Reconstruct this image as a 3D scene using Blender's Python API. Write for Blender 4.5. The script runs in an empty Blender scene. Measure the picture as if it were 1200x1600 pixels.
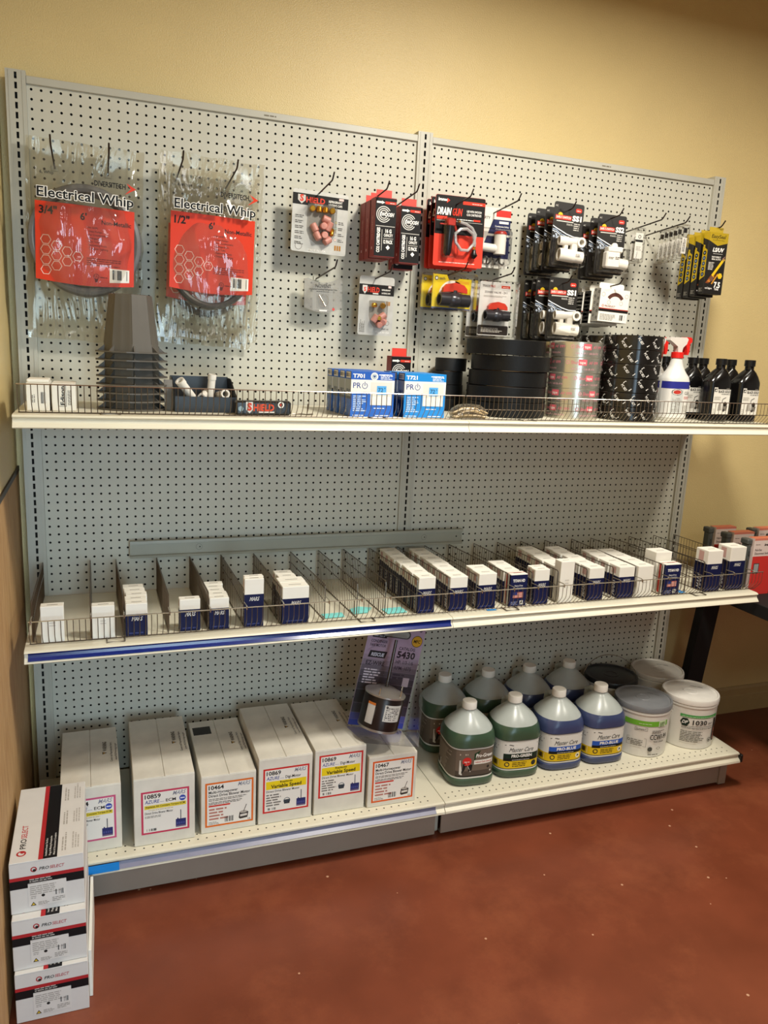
import bpy, math, random
from mathutils import Matrix, Vector
random.seed(7)
U = 0.0254                      # everything below is measured in inches
SC = bpy.context.scene
COL = SC.collection
PI = math.pi

# ------------------------------------------------------------------ camera
cam_d = bpy.data.cameras.new('camera')
cam_d.sensor_fit = 'AUTO'; cam_d.sensor_width = 36.0
cam_d.lens = 1211.93 / 1600 * 36.0
cam_d.clip_start = 0.05
cam = bpy.data.objects.new('camera', cam_d); COL.objects.link(cam)
RW = ((0.9392745581, -0.3398780650, 0.0473941485),
      (-0.0265915910, -0.2097788756, -0.9773871856),
      (0.3421347566, 0.9167746311, -0.2060778592))
r, d, f = (Vector(v) for v in RW)
rot = Matrix((r, -d, -f)).transposed().to_4x4()
cam.matrix_world = Matrix.Translation(Vector((7.4767, -99.9231, 62.9)) * U) @ rot
SC.camera = cam

# ------------------------------------------------------------------ world, lights, exposure
SC.view_settings.view_transform = 'Standard'
SC.view_settings.look = 'None'
SC.view_settings.gamma = 1.0
SC.view_settings.use_curve_mapping = False
SC.view_settings.exposure = -0.06
SC.cycles.max_bounces = 8
SC.cycles.transparent_max_bounces = 24
W = bpy.data.worlds.new('world'); SC.world = W; W.use_nodes = True
W.node_tree.nodes['Background'].inputs[0].default_value = (0.95, 0.97, 1.0, 1)
W.node_tree.nodes['Background'].inputs[1].default_value = 0.07

def lamp(name, x, y, z, size, power, col, rot=(0, 0, 0), sy=None, spread=None):
    l = bpy.data.lights.new(name, 'AREA'); l.energy = power; l.color = col
    l.size = size * U
    if sy: l.shape = 'RECTANGLE'; l.size_y = sy * U
    if spread: l.spread = math.radians(spread)
    o = bpy.data.objects.new(name, l); COL.objects.link(o)
    o.location = (x * U, y * U, z * U); o.rotation_euler = rot
    return o
lamp('ceiling_lamp_main', 58, -48, 112, 11, 56, (1.0, 0.95, 0.85))
lamp('ceiling_lamp_right', 112, -64, 112, 10, 33, (1.0, 0.94, 0.81))
lamp('fill_lamp_behind', 45, -165, 114, 40, 26, (0.95, 0.98, 1.0))  # added fill behind the camera to lift the shade under the shelves
lamp('cool_fill_front_left', 25, -175, 50, 46, 10, (0.60, 0.83, 1.0), (math.radians(84), 0, math.radians(9)), 70, 62)  # added cool fill for the lower left side, not a real opening

# ------------------------------------------------------------------ helpers
def lin(h):
    h = h.lstrip('#'); o = []
    for i in (0, 2, 4):
        c = int(h[i:i+2], 16) / 255
        o.append(c / 12.92 if c <= 0.04045 else ((c + 0.055) / 1.055) ** 2.4)
    return (*o, 1)
MATS = {}
def M(name, col='888888', rough=0.5, metal=0.0, var=0.0, vscale=30, bump=0.0, bscale=200, spec=0.5, coat=0, trans=0, alpha=1, col2=None, stretch=None):
    if name in MATS: return MATS[name]
    m = bpy.data.materials.new(name); m.use_nodes = True
    nt = m.node_tree; b = nt.nodes['Principled BSDF']
    b.inputs['Base Color'].default_value = lin(col)
    b.inputs['Roughness'].default_value = rough
    b.inputs['Metallic'].default_value = metal
    b.inputs['Specular IOR Level'].default_value = spec
    b.inputs['Coat Weight'].default_value = coat
    b.inputs['Transmission Weight'].default_value = trans
    b.inputs['Alpha'].default_value = alpha
    tc = None
    if var or bump or col2:
        tc = nt.nodes.new('ShaderNodeTexCoord'); src = tc.outputs['Object']
        if stretch:
            mp = nt.nodes.new('ShaderNodeMapping'); mp.inputs['Scale'].default_value = stretch
            nt.links.new(src, mp.inputs['Vector']); src = mp.outputs[0]
    if var or col2:
        n = nt.nodes.new('ShaderNodeTexNoise'); n.inputs['Scale'].default_value = vscale; n.inputs['Detail'].default_value = 6
        nt.links.new(src, n.inputs['Vector'])
        r = nt.nodes.new('ShaderNodeValToRGB')
        c = lin(col)
        r.color_ramp.elements[0].position = 0.32; r.color_ramp.elements[1].position = 0.68
        r.color_ramp.elements[0].color = lin(col2) if col2 else tuple(x * (1 - var) for x in c[:3]) + (1,)
        r.color_ramp.elements[1].color = c if col2 else tuple(min(1, x * (1 + var)) for x in c[:3]) + (1,)
        nt.links.new(n.outputs['Fac'], r.inputs[0]); nt.links.new(r.outputs[0], b.inputs['Base Color'])
    if bump:
        n = nt.nodes.new('ShaderNodeTexNoise'); n.inputs['Scale'].default_value = bscale; n.inputs['Detail'].default_value = 3
        nt.links.new(src, n.inputs['Vector'])
        bp = nt.nodes.new('ShaderNodeBump'); bp.inputs['Strength'].default_value = bump; bp.inputs['Distance'].default_value = 0.004
        nt.links.new(n.outputs['Fac'], bp.inputs['Height']); nt.links.new(bp.outputs[0], b.inputs['Normal'])
    MATS[name] = m
    return m
def ink(col, rough=0.5): return M('ink_' + col.lower() + ('_gloss' if rough < 0.3 else ''), col, rough, spec=0.22)
def clear(name, tint='ffffff', gloss=0.10, rough=0.08, bump=0.0, bscale=40, edge=0.5, haze=0.0, stretch=None):
    "thin clear plastic: see-through, with its own reflections"
    if name in MATS: return MATS[name]
    m = bpy.data.materials.new(name); m.use_nodes = True; nt = m.node_tree
    nt.nodes.remove(nt.nodes['Principled BSDF']); out = nt.nodes['Material Output']
    t = nt.nodes.new('ShaderNodeBsdfTransparent'); t.inputs[0].default_value = lin(tint)
    g = nt.nodes.new('ShaderNodeBsdfGlossy'); g.inputs['Roughness'].default_value = rough
    lw = nt.nodes.new('ShaderNodeLayerWeight'); lw.inputs[0].default_value = 0.25
    ma = nt.nodes.new('ShaderNodeMath'); ma.operation = 'MULTIPLY_ADD'; ma.inputs[1].default_value = edge; ma.inputs[2].default_value = gloss
    nt.links.new(lw.outputs['Fresnel'], ma.inputs[0])
    mx = nt.nodes.new('ShaderNodeMixShader'); nt.links.new(ma.outputs[0], mx.inputs[0])
    nt.links.new(t.outputs[0], mx.inputs[1]); nt.links.new(g.outputs[0], mx.inputs[2])
    last = mx
    if haze:
        df = nt.nodes.new('ShaderNodeBsdfDiffuse'); df.inputs[0].default_value = lin('e8e6e0')
        m2 = nt.nodes.new('ShaderNodeMixShader'); m2.inputs[0].default_value = haze
        nt.links.new(mx.outputs[0], m2.inputs[1]); nt.links.new(df.outputs[0], m2.inputs[2]); last = m2
    if bump:
        tc = nt.nodes.new('ShaderNodeTexCoord'); n = nt.nodes.new('ShaderNodeTexNoise')
        n.inputs['Scale'].default_value = bscale; n.inputs['Detail'].default_value = 3; n.inputs['Distortion'].default_value = 1.2
        if stretch:
            mp = nt.nodes.new('ShaderNodeMapping'); mp.inputs['Scale'].default_value = stretch
            nt.links.new(tc.outputs['Object'], mp.inputs['Vector']); nt.links.new(mp.outputs[0], n.inputs['Vector'])
        else: nt.links.new(tc.outputs['Object'], n.inputs['Vector'])
        bp = nt.nodes.new('ShaderNodeBump'); bp.inputs['Strength'].default_value = bump; bp.inputs['Distance'].default_value = 0.02
        nt.links.new(n.outputs['Fac'], bp.inputs['Height'])
        nt.links.new(bp.outputs[0], g.inputs['Normal']); nt.links.new(bp.outputs[0], lw.inputs['Normal'])
    nt.links.new(last.outputs[0], out.inputs['Surface'])
    MATS[name] = m
    return m

class MB:
    "collects shapes (inches) and links them as one mesh object"
    def __init__(s): s.v = []; s.f = []; s.fm = []; s.fs = []; s.mi = 0; s.sm = False
    def add(s, vs, fs):
        b = len(s.v); s.v += [tuple(p) for p in vs]
        for f in fs: s.f.append([b + i for i in f]); s.fm.append(s.mi); s.fs.append(s.sm)
        return s
    def box(s, x0, x1, y0, y1, z0, z1):
        return s.add([(x0,y0,z0),(x1,y0,z0),(x1,y1,z0),(x0,y1,z0),(x0,y0,z1),(x1,y0,z1),(x1,y1,z1),(x0,y1,z1)],
                     [(3,2,1,0),(4,5,6,7),(0,1,5,4),(1,2,6,5),(2,3,7,6),(3,0,4,7)])
    def bbox(s, x0, x1, y0, y1, z0, z1, b=0.06):
        "box with chamfered edges"
        lo = (x0,y0,z0); hi = (x1,y1,z1); vs = []; ix = {}
        for sx in (0,1):
            for sy in (0,1):
                for sz in (0,1):
                    for a in range(3):
                        sg = (sx,sy,sz); p = []
                        for k in range(3):
                            e = (lo, hi)[sg[k]][k]
                            p.append(e if k == a else e + (b if sg[k] == 0 else -b))
                        ix[(sx,sy,sz,a)] = len(vs); vs.append(p)
        fs = []
        c = ((x0+x1)/2, (y0+y1)/2, (z0+z1)/2)
        def face(idx):
            p = [Vector(vs[i]) for i in idx]
            n = (p[1]-p[0]).cross(p[2]-p[0])
            if n.dot(sum(p, Vector())/len(p) - Vector(c)) < 0: idx = idx[::-1]
            fs.append(idx)
        def key(a, va, b_, vb, cc, vc, ax):
            t = [0,0,0]; t[a] = va; t[b_] = vb; t[cc] = vc; return ix[(*t, ax)]
        for a in range(3):
            b_, cc = (a+1) % 3, (a+2) % 3
            for va in (0,1):
                face([key(a,va,b_,i,cc,j,a) for i,j in ((0,0),(1,0),(1,1),(0,1))])
            for va in (0,1):
                for vb in (0,1):
                    face([key(a,va,b_,vb,cc,0,a), key(a,va,b_,vb,cc,1,a), key(a,va,b_,vb,cc,1,b_), key(a,va,b_,vb,cc,0,b_)])
        for sx in (0,1):
            for sy in (0,1):
                for sz in (0,1): face([ix[(sx,sy,sz,a)] for a in range(3)])
        return s.add(vs, fs)
    def tube(s, pts, r, n=6, closed=False, caps=True):
        P = [Vector(p) for p in pts]; rings = []; m = len(P)
        rr = r if isinstance(r, (list, tuple)) else [r] * m
        for i, p in enumerate(P):
            a = P[(i-1) % m] if (closed or i > 0) else None
            b = P[(i+1) % m] if (closed or i < m-1) else None
            if a is None: t = b - p
            elif b is None: t = p - a
            else:
                t1 = (p-a).normalized(); t2 = (b-p).normalized(); t = t1 + t2
                if t.length < 1e-6: t = t1
            t.normalize()
            if i == 0:
                up = Vector((0,0,1)) if abs(t.z) < 0.9 else Vector((1,0,0))
                nx = t.cross(up).normalized()
            else:
                nx = (nx - t * nx.dot(t))
                nx = nx.normalized() if nx.length > 1e-6 else t.orthogonal().normalized()
            ny = t.cross(nx)
            rings.append([p + (nx*math.cos(2*PI*k/n) + ny*math.sin(2*PI*k/n)) * rr[i] for k in range(n)])
        vs = [v for R in rings for v in R]; fs = []
        for i in range(m if closed else m-1):
            j = (i+1) % m
            for k in range(n): fs.append((i*n+k, i*n+(k+1) % n, j*n+(k+1) % n, j*n+k))
        if not closed and caps: fs += [tuple(range(n))[::-1], tuple((m-1)*n+k for k in range(n))]
        sm = s.sm; s.sm = n > 4 or sm; s.add(vs, fs); s.sm = sm
        return s
    def lathe(s, prof, n=24, cx=0, cy=0, shape=None, close=False):
        "profile [(r,z)] spun about z; shape(theta) scales the radius"
        vs = []; fs = []
        for (r, z) in prof:
            for k in range(n):
                t = 2*PI*k/n; q = r * (shape(t) if shape else 1)
                vs.append((cx + q*math.cos(t), cy + q*math.sin(t), z))
        m = len(prof)
        for i in range(m-1 if not close else m):
            j = (i+1) % m
            for k in range(n): fs.append((i*n+k, i*n+(k+1) % n, j*n+(k+1) % n, j*n+k))
        if not close:
            if prof[0][0] > 1e-4: fs.append(tuple(range(n))[::-1])
            if prof[-1][0] > 1e-4: fs.append(tuple((m-1)*n+k for k in range(n)))
        sm = s.sm; s.sm = True; s.add(vs, fs); s.sm = sm
        return s
    def ringtube(s, a, b, ro, ri, n=20):
        "hollow pipe from a to b"
        A, B = Vector(a), Vector(b); t = (B-A).normalized()
        up = Vector((0,0,1)) if abs(t.z) < 0.9 else Vector((1,0,0)); nx = t.cross(up).normalized(); ny = t.cross(nx)
        vs = []
        for (c, q) in ((A,ri),(A,ro),(B,ro),(B,ri)):
            vs += [c + (nx*math.cos(2*PI*k/n) + ny*math.sin(2*PI*k/n))*q for k in range(n)]
        fs = []
        for i in range(4):
            j = (i+1) % 4
            for k in range(n): fs.append((i*n+k, i*n+(k+1) % n, j*n+(k+1) % n, j*n+k))
        sm = s.sm; s.sm = True; s.add(vs, fs); s.sm = sm
        return s
    def prism(s, poly, y0, y1):
        "outline in (x,z) pulled through y"
        n = len(poly)
        vs = [(x, y0, z) for x, z in poly] + [(x, y1, z) for x, z in poly]
        fs = [tuple(range(n)), tuple(range(2*n-1, n-1, -1))] + [(i, i+n, (i+1) % n + n, (i+1) % n) for i in range(n)]
        return s.add(vs, fs)
    def prof(s, yz, x0, x1, caps=True):
        "section in (y,z) pulled along x"
        n = len(yz)
        vs = [(x0, y, z) for y, z in yz] + [(x1, y, z) for y, z in yz]
        fs = [(i, i+n, (i+1) % n + n, (i+1) % n) for i in range(n)]
        if caps: fs += [tuple(range(n)), tuple(range(2*n-1, n-1, -1))]
        return s.add(vs, fs)
    def build(s, name, mats, parent=None, loc=None, rot=None, fix=True, smooth=38):
        me = bpy.data.meshes.new(name)
        me.from_pydata([(x*U, y*U, z*U) for x, y, z in s.v], [], s.f)
        for m in (mats if isinstance(mats, (list, tuple)) else [mats]): me.materials.append(m)
        me.polygons.foreach_set('material_index', s.fm)
        me.polygons.foreach_set('use_smooth', s.fs)
        me.update()
        if fix:
            import bmesh
            bm = bmesh.new(); bm.from_mesh(me); bmesh.ops.recalc_face_normals(bm, faces=bm.faces); bm.to_mesh(me); bm.free()
        if any(s.fs): me.set_sharp_from_angle(angle=math.radians(smooth))
        o = bpy.data.objects.new(name, me); COL.objects.link(o)
        if parent: o.parent = parent
        if loc: o.location = [c*U for c in loc]
        if rot: o.rotation_euler = [math.radians(a) for a in rot]
        return o

_TX = {}
def text_shape(body, bold, ital):
    k = (body, bold, ital)
    if k not in _TX:
        c = bpy.data.curves.new('t', 'FONT'); c.body = body; c.resolution_u = 2; c.fill_mode = 'FRONT'
        c.offset = 0.013 * bold; c.shear = ital
        o = bpy.data.objects.new('t', c); m = bpy.data.meshes.new_from_object(o)
        vs = [(v.co.x / 0.70, v.co.y / 0.70) for v in m.vertices]
        x0 = min((v[0] for v in vs), default=0); x1 = max((v[0] for v in vs), default=1)
        _TX[k] = ([(x - x0, y) for x, y in vs], [tuple(p.vertices) for p in m.polygons], x1 - x0)
        bpy.data.objects.remove(o); bpy.data.curves.remove(c); bpy.data.meshes.remove(m)
    return _TX[k]

def facing_front(ox=0, oy=0, oz=0): return lambda u, v, h: (ox+u, oy-h, oz+v)
def facing_left(ox=0, oy=0, oz=0): return lambda u, v, h: (ox-h, oy-u, oz+v)
def facing_up(ox=0, oy=0, oz=0): return lambda u, v, h: (ox+u, oy+v, oz+h)
class Print:
    "printing on a surface: flat shapes and lettering laid on it"
    def __init__(s, fn, step=0.010): s.fn = fn; s.st = step; s.v = []; s.f = []; s.fm = []; s.mats = []; s.rng = random.Random(3)
    def _m(s, col):
        m = col if not isinstance(col, str) else ink(col)
        if m not in s.mats: s.mats.append(m)
        return s.mats.index(m)
    def raw(s, pts, faces, col, lay):
        b = len(s.v); s.v += [s.fn(u, v, lay*s.st) for u, v in pts]; mi = s._m(col)
        for f in faces: s.f.append([b+i for i in f]); s.fm.append(mi)
        return s
    def poly(s, pts, col, lay=1): return s.raw(pts, [tuple(range(len(pts)))], col, lay)
    def rect(s, u0, v0, u1, v1, col, lay=1, n=1):
        pts = []; fs = []
        for i in range(n+1):
            u = u0 + (u1-u0)*i/n; pts += [(u, v0), (u, v1)]
        for i in range(n): fs.append((2*i, 2*i+2, 2*i+3, 2*i+1))
        return s.raw(pts, fs, col, lay)
    def frame(s, u0, v0, u1, v1, t, col, lay=1):
        s.rect(u0, v0, u1, v0+t, col, lay); s.rect(u0, v1-t, u1, v1, col, lay)
        s.rect(u0, v0+t, u0+t, v1-t, col, lay); return s.rect(u1-t, v0+t, u1, v1-t, col, lay)
    def disc(s, u, v, r, col, lay=1, n=20, r2=None, a0=0, a1=360, sy=1):
        A = [math.radians(a0 + (a1-a0)*k/n) for k in range(n + (a1-a0 < 360))]
        if r2 is None: return s.poly([(u+r*math.cos(a), v+sy*r*math.sin(a)) for a in A], col, lay)
        pts = []; m = len(A)
        for a in A: pts += [(u+r*math.cos(a), v+sy*r*math.sin(a)), (u+r2*math.cos(a), v+sy*r2*math.sin(a))]
        fs = [(2*i, 2*((i+1) % m), 2*((i+1) % m)+1, 2*i+1) for i in range(m if a1-a0 >= 360 else m-1)]
        return s.raw(pts, fs, col, lay)
    def line(s, pts, w, col, lay=2):
        for (a, b) in zip(pts, pts[1:]):
            dx, dy = b[0]-a[0], b[1]-a[1]; L = math.hypot(dx, dy) or 1; nx, ny = -dy/L*w/2, dx/L*w/2
            s.poly([(a[0]+nx, a[1]+ny), (a[0]-nx, a[1]-ny), (b[0]-nx, b[1]-ny), (b[0]+nx, b[1]+ny)], col, lay)
        return s
    def text(s, body, u, v, h, col, w=None, al='l', bold=1, ital=0, rot=0, lay=2):
        vs, fs, tw = text_shape(body, bold, ital)
        sx = (w / tw) if w else h
        W_ = tw * sx; off = {'l': 0, 'c': -W_/2, 'r': -W_}[al]
        ca, sa = math.cos(math.radians(rot)), math.sin(math.radians(rot))
        pts = []
        for x, y in vs:
            a, b = x*sx + off, y*h
            pts.append((u + a*ca - b*sa, v + a*sa + b*ca))
        return s.raw(pts, fs, col, lay)
    def lines(s, u0, v0, u1, v1, rows, col, lay=2, fill=0.5, short=0.35, vert=False):
        "illegible small print"
        def R(a, b, c, d): s.rect(a, b, c, d, col, lay) if not vert else s.rect(b, a, d, c, col, lay)
        if vert: u0, v0, u1, v1 = v0, u0, v1, u1
        ph = (v1-v0)/rows
        for i in range(rows):
            y = v1 - ph*(i+1); x = u0; end = u1 - (u1-u0)*short*s.rng.random()
            while x < end:
                wl = ph*(0.8 + 2.2*s.rng.random()); R(x, y, min(x+wl, end), y+ph*fill); x += wl + ph*0.35
        return s
    def barcode(s, u0, v0, u1, v1, lay=2, bg='f2efe8', n=22, fg='1a1a1a'):
        if bg: s.rect(u0, v0, u1, v1, bg, lay)
        p = (u1-u0)*0.06; x = u0+p; st = (u1-u0-2*p)/n
        for i in range(n):
            if s.rng.random() < 0.62: s.rect(x, v0+p, x+st*0.75, v1-p, fg, lay+1)
            x += st
        return s
    def build(s, name, parent, loc=None, rot=None):
        me = bpy.data.meshes.new(name); me.from_pydata([(x*U, y*U, z*U) for x, y, z in s.v], [], s.f)
        for m in s.mats: me.materials.append(m)
        me.polygons.foreach_set('material_index', s.fm); me.update()
        o = bpy.data.objects.new(name, me); COL.objects.link(o); o.parent = parent
        if loc: o.location = [c*U for c in loc]
        if rot: o.rotation_euler = [math.radians(a) for a in rot]
        return o

def tag(o, label, cat, group=None):
    o['label'] = label; o['category'] = cat
    if group: o['group'] = group
    return o
def thing(name, label, cat, x=0, y=0, z=0, rz=0, group=None, rx=0, ry=0):
    o = bpy.data.objects.new(name, None); COL.objects.link(o); o.empty_display_size = 0.02
    o.location = (x*U, y*U, z*U); o.rotation_euler = (math.radians(rx), math.radians(ry), math.radians(rz))
    return tag(o, label, cat, group)
def dup(root, label, x, y, z, rz=0, group=None, rx=0, ry=0):
    "a copy of a thing with copies of its parts and their parts"
    r_ = root.copy(); COL.objects.link(r_)
    r_.location = (x*U, y*U, z*U); r_.rotation_euler = (math.radians(rx), math.radians(ry), math.radians(rz)); r_['label'] = label
    if group: r_['group'] = group
    def kids(a, b):
        for ch in KIDS(a):
            c = ch.copy(); COL.objects.link(c); c.parent = b; kids(ch, c)
    kids(root, r_)
    return r_
def KIDS(o): return [c for c in COL.objects if c.parent == o]
def struct(o): o['kind'] = 'structure'; return o

# ------------------------------------------------------------------ materials of the place
m_wall = M('painted_wall', 'dbc48a', 0.42, bump=0.35, bscale=260, var=0.03, vscale=4)
m_floor = M('stained_concrete', '80412a', 0.36, col2='703722', vscale=5, bump=0.06, bscale=60)
m_panel = M('fibre_wainscot', 'c09c6c', 0.7, col2='ab8354', vscale=14, bump=0.2, bscale=120, stretch=(1, 5, 0.8))
m_grey = M('grey_wall_paint', 'a9adb0', 0.8, var=0.02)
m_ceil = M('ceiling_paint', 'd9d2c0', 0.9, var=0.02)
m_enamel = M('cream_enamel_steel', 'd8d2bd', 0.38, var=0.025, vscale=8)
m_greyen = M('grey_enamel_steel', 'b8b6a8', 0.42, var=0.03, vscale=8)
m_kick = M('taupe_kick_steel', '958a7c', 0.5, var=0.05, vscale=7)
m_dark = M('painted_cavity_shade', '14120f', 0.9)  # near-black backing: shade inside slots and peg holes put into the colour
m_wire = M('zinc_wire', '6f6458', 0.32, metal=0.8, var=0.1)
m_hook = M('dark_hook_steel', '3a2d26', 0.35, metal=0.7, var=0.1)
m_chrome = M('bright_wire', 'c8c2b6', 0.2, metal=0.95, var=0.04)
m_white = M('white_card', 'e9e5da', 0.6, var=0.02, vscale=20)
m_navy = M('navy_print', '10153f', 0.42, var=0.03)
m_clear = clear('clear_blister', gloss=0.05, rough=0.06, edge=0.55, bump=0.10, bscale=16)
m_pvc = M('white_pvc', 'e4ded2', 0.32, var=0.02)
m_blackpl = M('black_plastic', '0e0e0e', 0.32, var=0.1)

# flecked concrete: pale specks on the floor paint
def _flecks():
    nt = m_floor.node_tree; b = nt.nodes['Principled BSDF']; old = b.inputs['Base Color'].links[0].from_socket
    tc = nt.nodes.new('ShaderNodeTexCoord')
    v = nt.nodes.new('ShaderNodeTexVoronoi'); v.inputs['Scale'].default_value = 11.0
    nt.links.new(tc.outputs['Object'], v.inputs['Vector'])
    lt = nt.nodes.new('ShaderNodeMath'); lt.operation = 'LESS_THAN'; lt.inputs[1].default_value = 0.045
    nt.links.new(v.outputs['Distance'], lt.inputs[0])
    sc = nt.nodes.new('ShaderNodeTexNoise'); sc.inputs['Scale'].default_value = 2.2; sc.inputs['Detail'].default_value = 12; sc.inputs['Roughness'].default_value = 0.75
    nt.links.new(tc.outputs['Object'], sc.inputs['Vector'])
    rp = nt.nodes.new('ShaderNodeValToRGB'); rp.color_ramp.elements[0].position = 0.50; rp.color_ramp.elements[1].position = 0.80
    rp.color_ramp.elements[1].color = (0.6, 0.6, 0.6, 1)
    nt.links.new(sc.outputs['Fac'], rp.inputs[0])
    m1 = nt.nodes.new('ShaderNodeMixRGB'); m1.inputs['Color2'].default_value = lin('a5603f')
    nt.links.new(old, m1.inputs['Color1']); nt.links.new(rp.outputs[0], m1.inputs['Fac'])
    mx = nt.nodes.new('ShaderNodeMixRGB'); mx.inputs['Color2'].default_value = lin('c79a7c')
    nt.links.new(lt.outputs[0], mx.inputs['Fac']); nt.links.new(m1.outputs[0], mx.inputs['Color1'])
    nt.links.new(mx.outputs[0], b.inputs['Base Color'])
_flecks()

def pegboard_material(name, base):
    "1 in. pitch round holes cut through the sheet"
    mat = M(name, base, 0.55, var=0.03, vscale=9); nt = mat.node_tree; b = nt.nodes['Principled BSDF']; out = nt.nodes['Material Output']
    tc = nt.nodes.new('ShaderNodeTexCoord'); sp = nt.nodes.new('ShaderNodeSeparateXYZ'); nt.links.new(tc.outputs['Object'], sp.inputs[0])
    def mt(op, a, bb=None, c=None):
        n = nt.nodes.new('ShaderNodeMath'); n.operation = op
        for i, q in enumerate((a, bb, c)):
            if q is None: continue
            if isinstance(q, (int, float)): n.inputs[i].default_value = q
            else: nt.links.new(q, n.inputs[i])
        return n.outputs[0]
    fx = mt('SUBTRACT', mt('FRACT', mt('MULTIPLY', sp.outputs['X'], 1/U)), 0.5)
    fz = mt('SUBTRACT', mt('FRACT', mt('MULTIPLY_ADD', sp.outputs['Z'], 1/U, -0.2)), 0.5)
    dd = mt('ADD', mt('MULTIPLY', fx, fx), mt('MULTIPLY', fz, fz))
    hole = mt('LESS_THAN', dd, 0.138 ** 2)
    tr = nt.nodes.new('ShaderNodeBsdfTransparent'); mx = nt.nodes.new('ShaderNodeMixShader')
    nt.links.new(hole, mx.inputs[0]); nt.links.new(b.outputs[0], mx.inputs[1]); nt.links.new(tr.outputs[0], mx.inputs[2])
    nt.links.new(mx.outputs[0], out.inputs['Surface'])
    return mat
m_peg = pegboard_material('pegboard_sheet', 'c3c1b2')

# ------------------------------------------------------------------ the room
WX = -1.95; WY = 2.75; CH = 120
def room():
    b = MB(); b.box(WX-4, 190, -230, WY+4, -3, 0); struct(b.build('floor', m_floor))
    b = MB(); b.box(WX-4, 190, WY, WY+4, 0, CH); struct(b.build('wall_back', m_wall))
    b = MB(); b.box(WX-4, WX, -230, WY, 0, CH); struct(b.build('wall_left', m_wall))
    b = MB(); b.box(WX-4, 190, -230, WY+4, CH, CH+3); struct(b.build('ceiling', m_ceil))
    b = MB(); b.box(190, 194, -230, WY+4, 0, CH); struct(b.build('wall_right', m_grey))
    b = MB(); b.box(WX-4, 194, -234, -230, 0, CH); struct(b.build('wall_front', m_grey))
    b = MB(); b.box(WX, WX+0.12, -230, WY-0.02, 0, 46.3); struct(b.build('trim_1', m_panel))
    b = MB(); b.box(WX, WX+0.2, -230, WY-0.02, 46.3, 46.9); struct(b.build('trim_2', M('dark_cap_moulding', '2c2118', 0.5, var=0.1)))
    b = MB(); b.prof([(WY, 0), (WY-0.55, 0), (WY-0.55, 3.2), (WY-0.4, 3.35), (WY-0.4, 4.5), (WY-0.15, 5.0), (WY, 5.0)], 97.5, 190)
    struct(b.build('baseboard_back', M('baseboard_paint', 'b59a68', 0.5, var=0.03)))
room()

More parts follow.
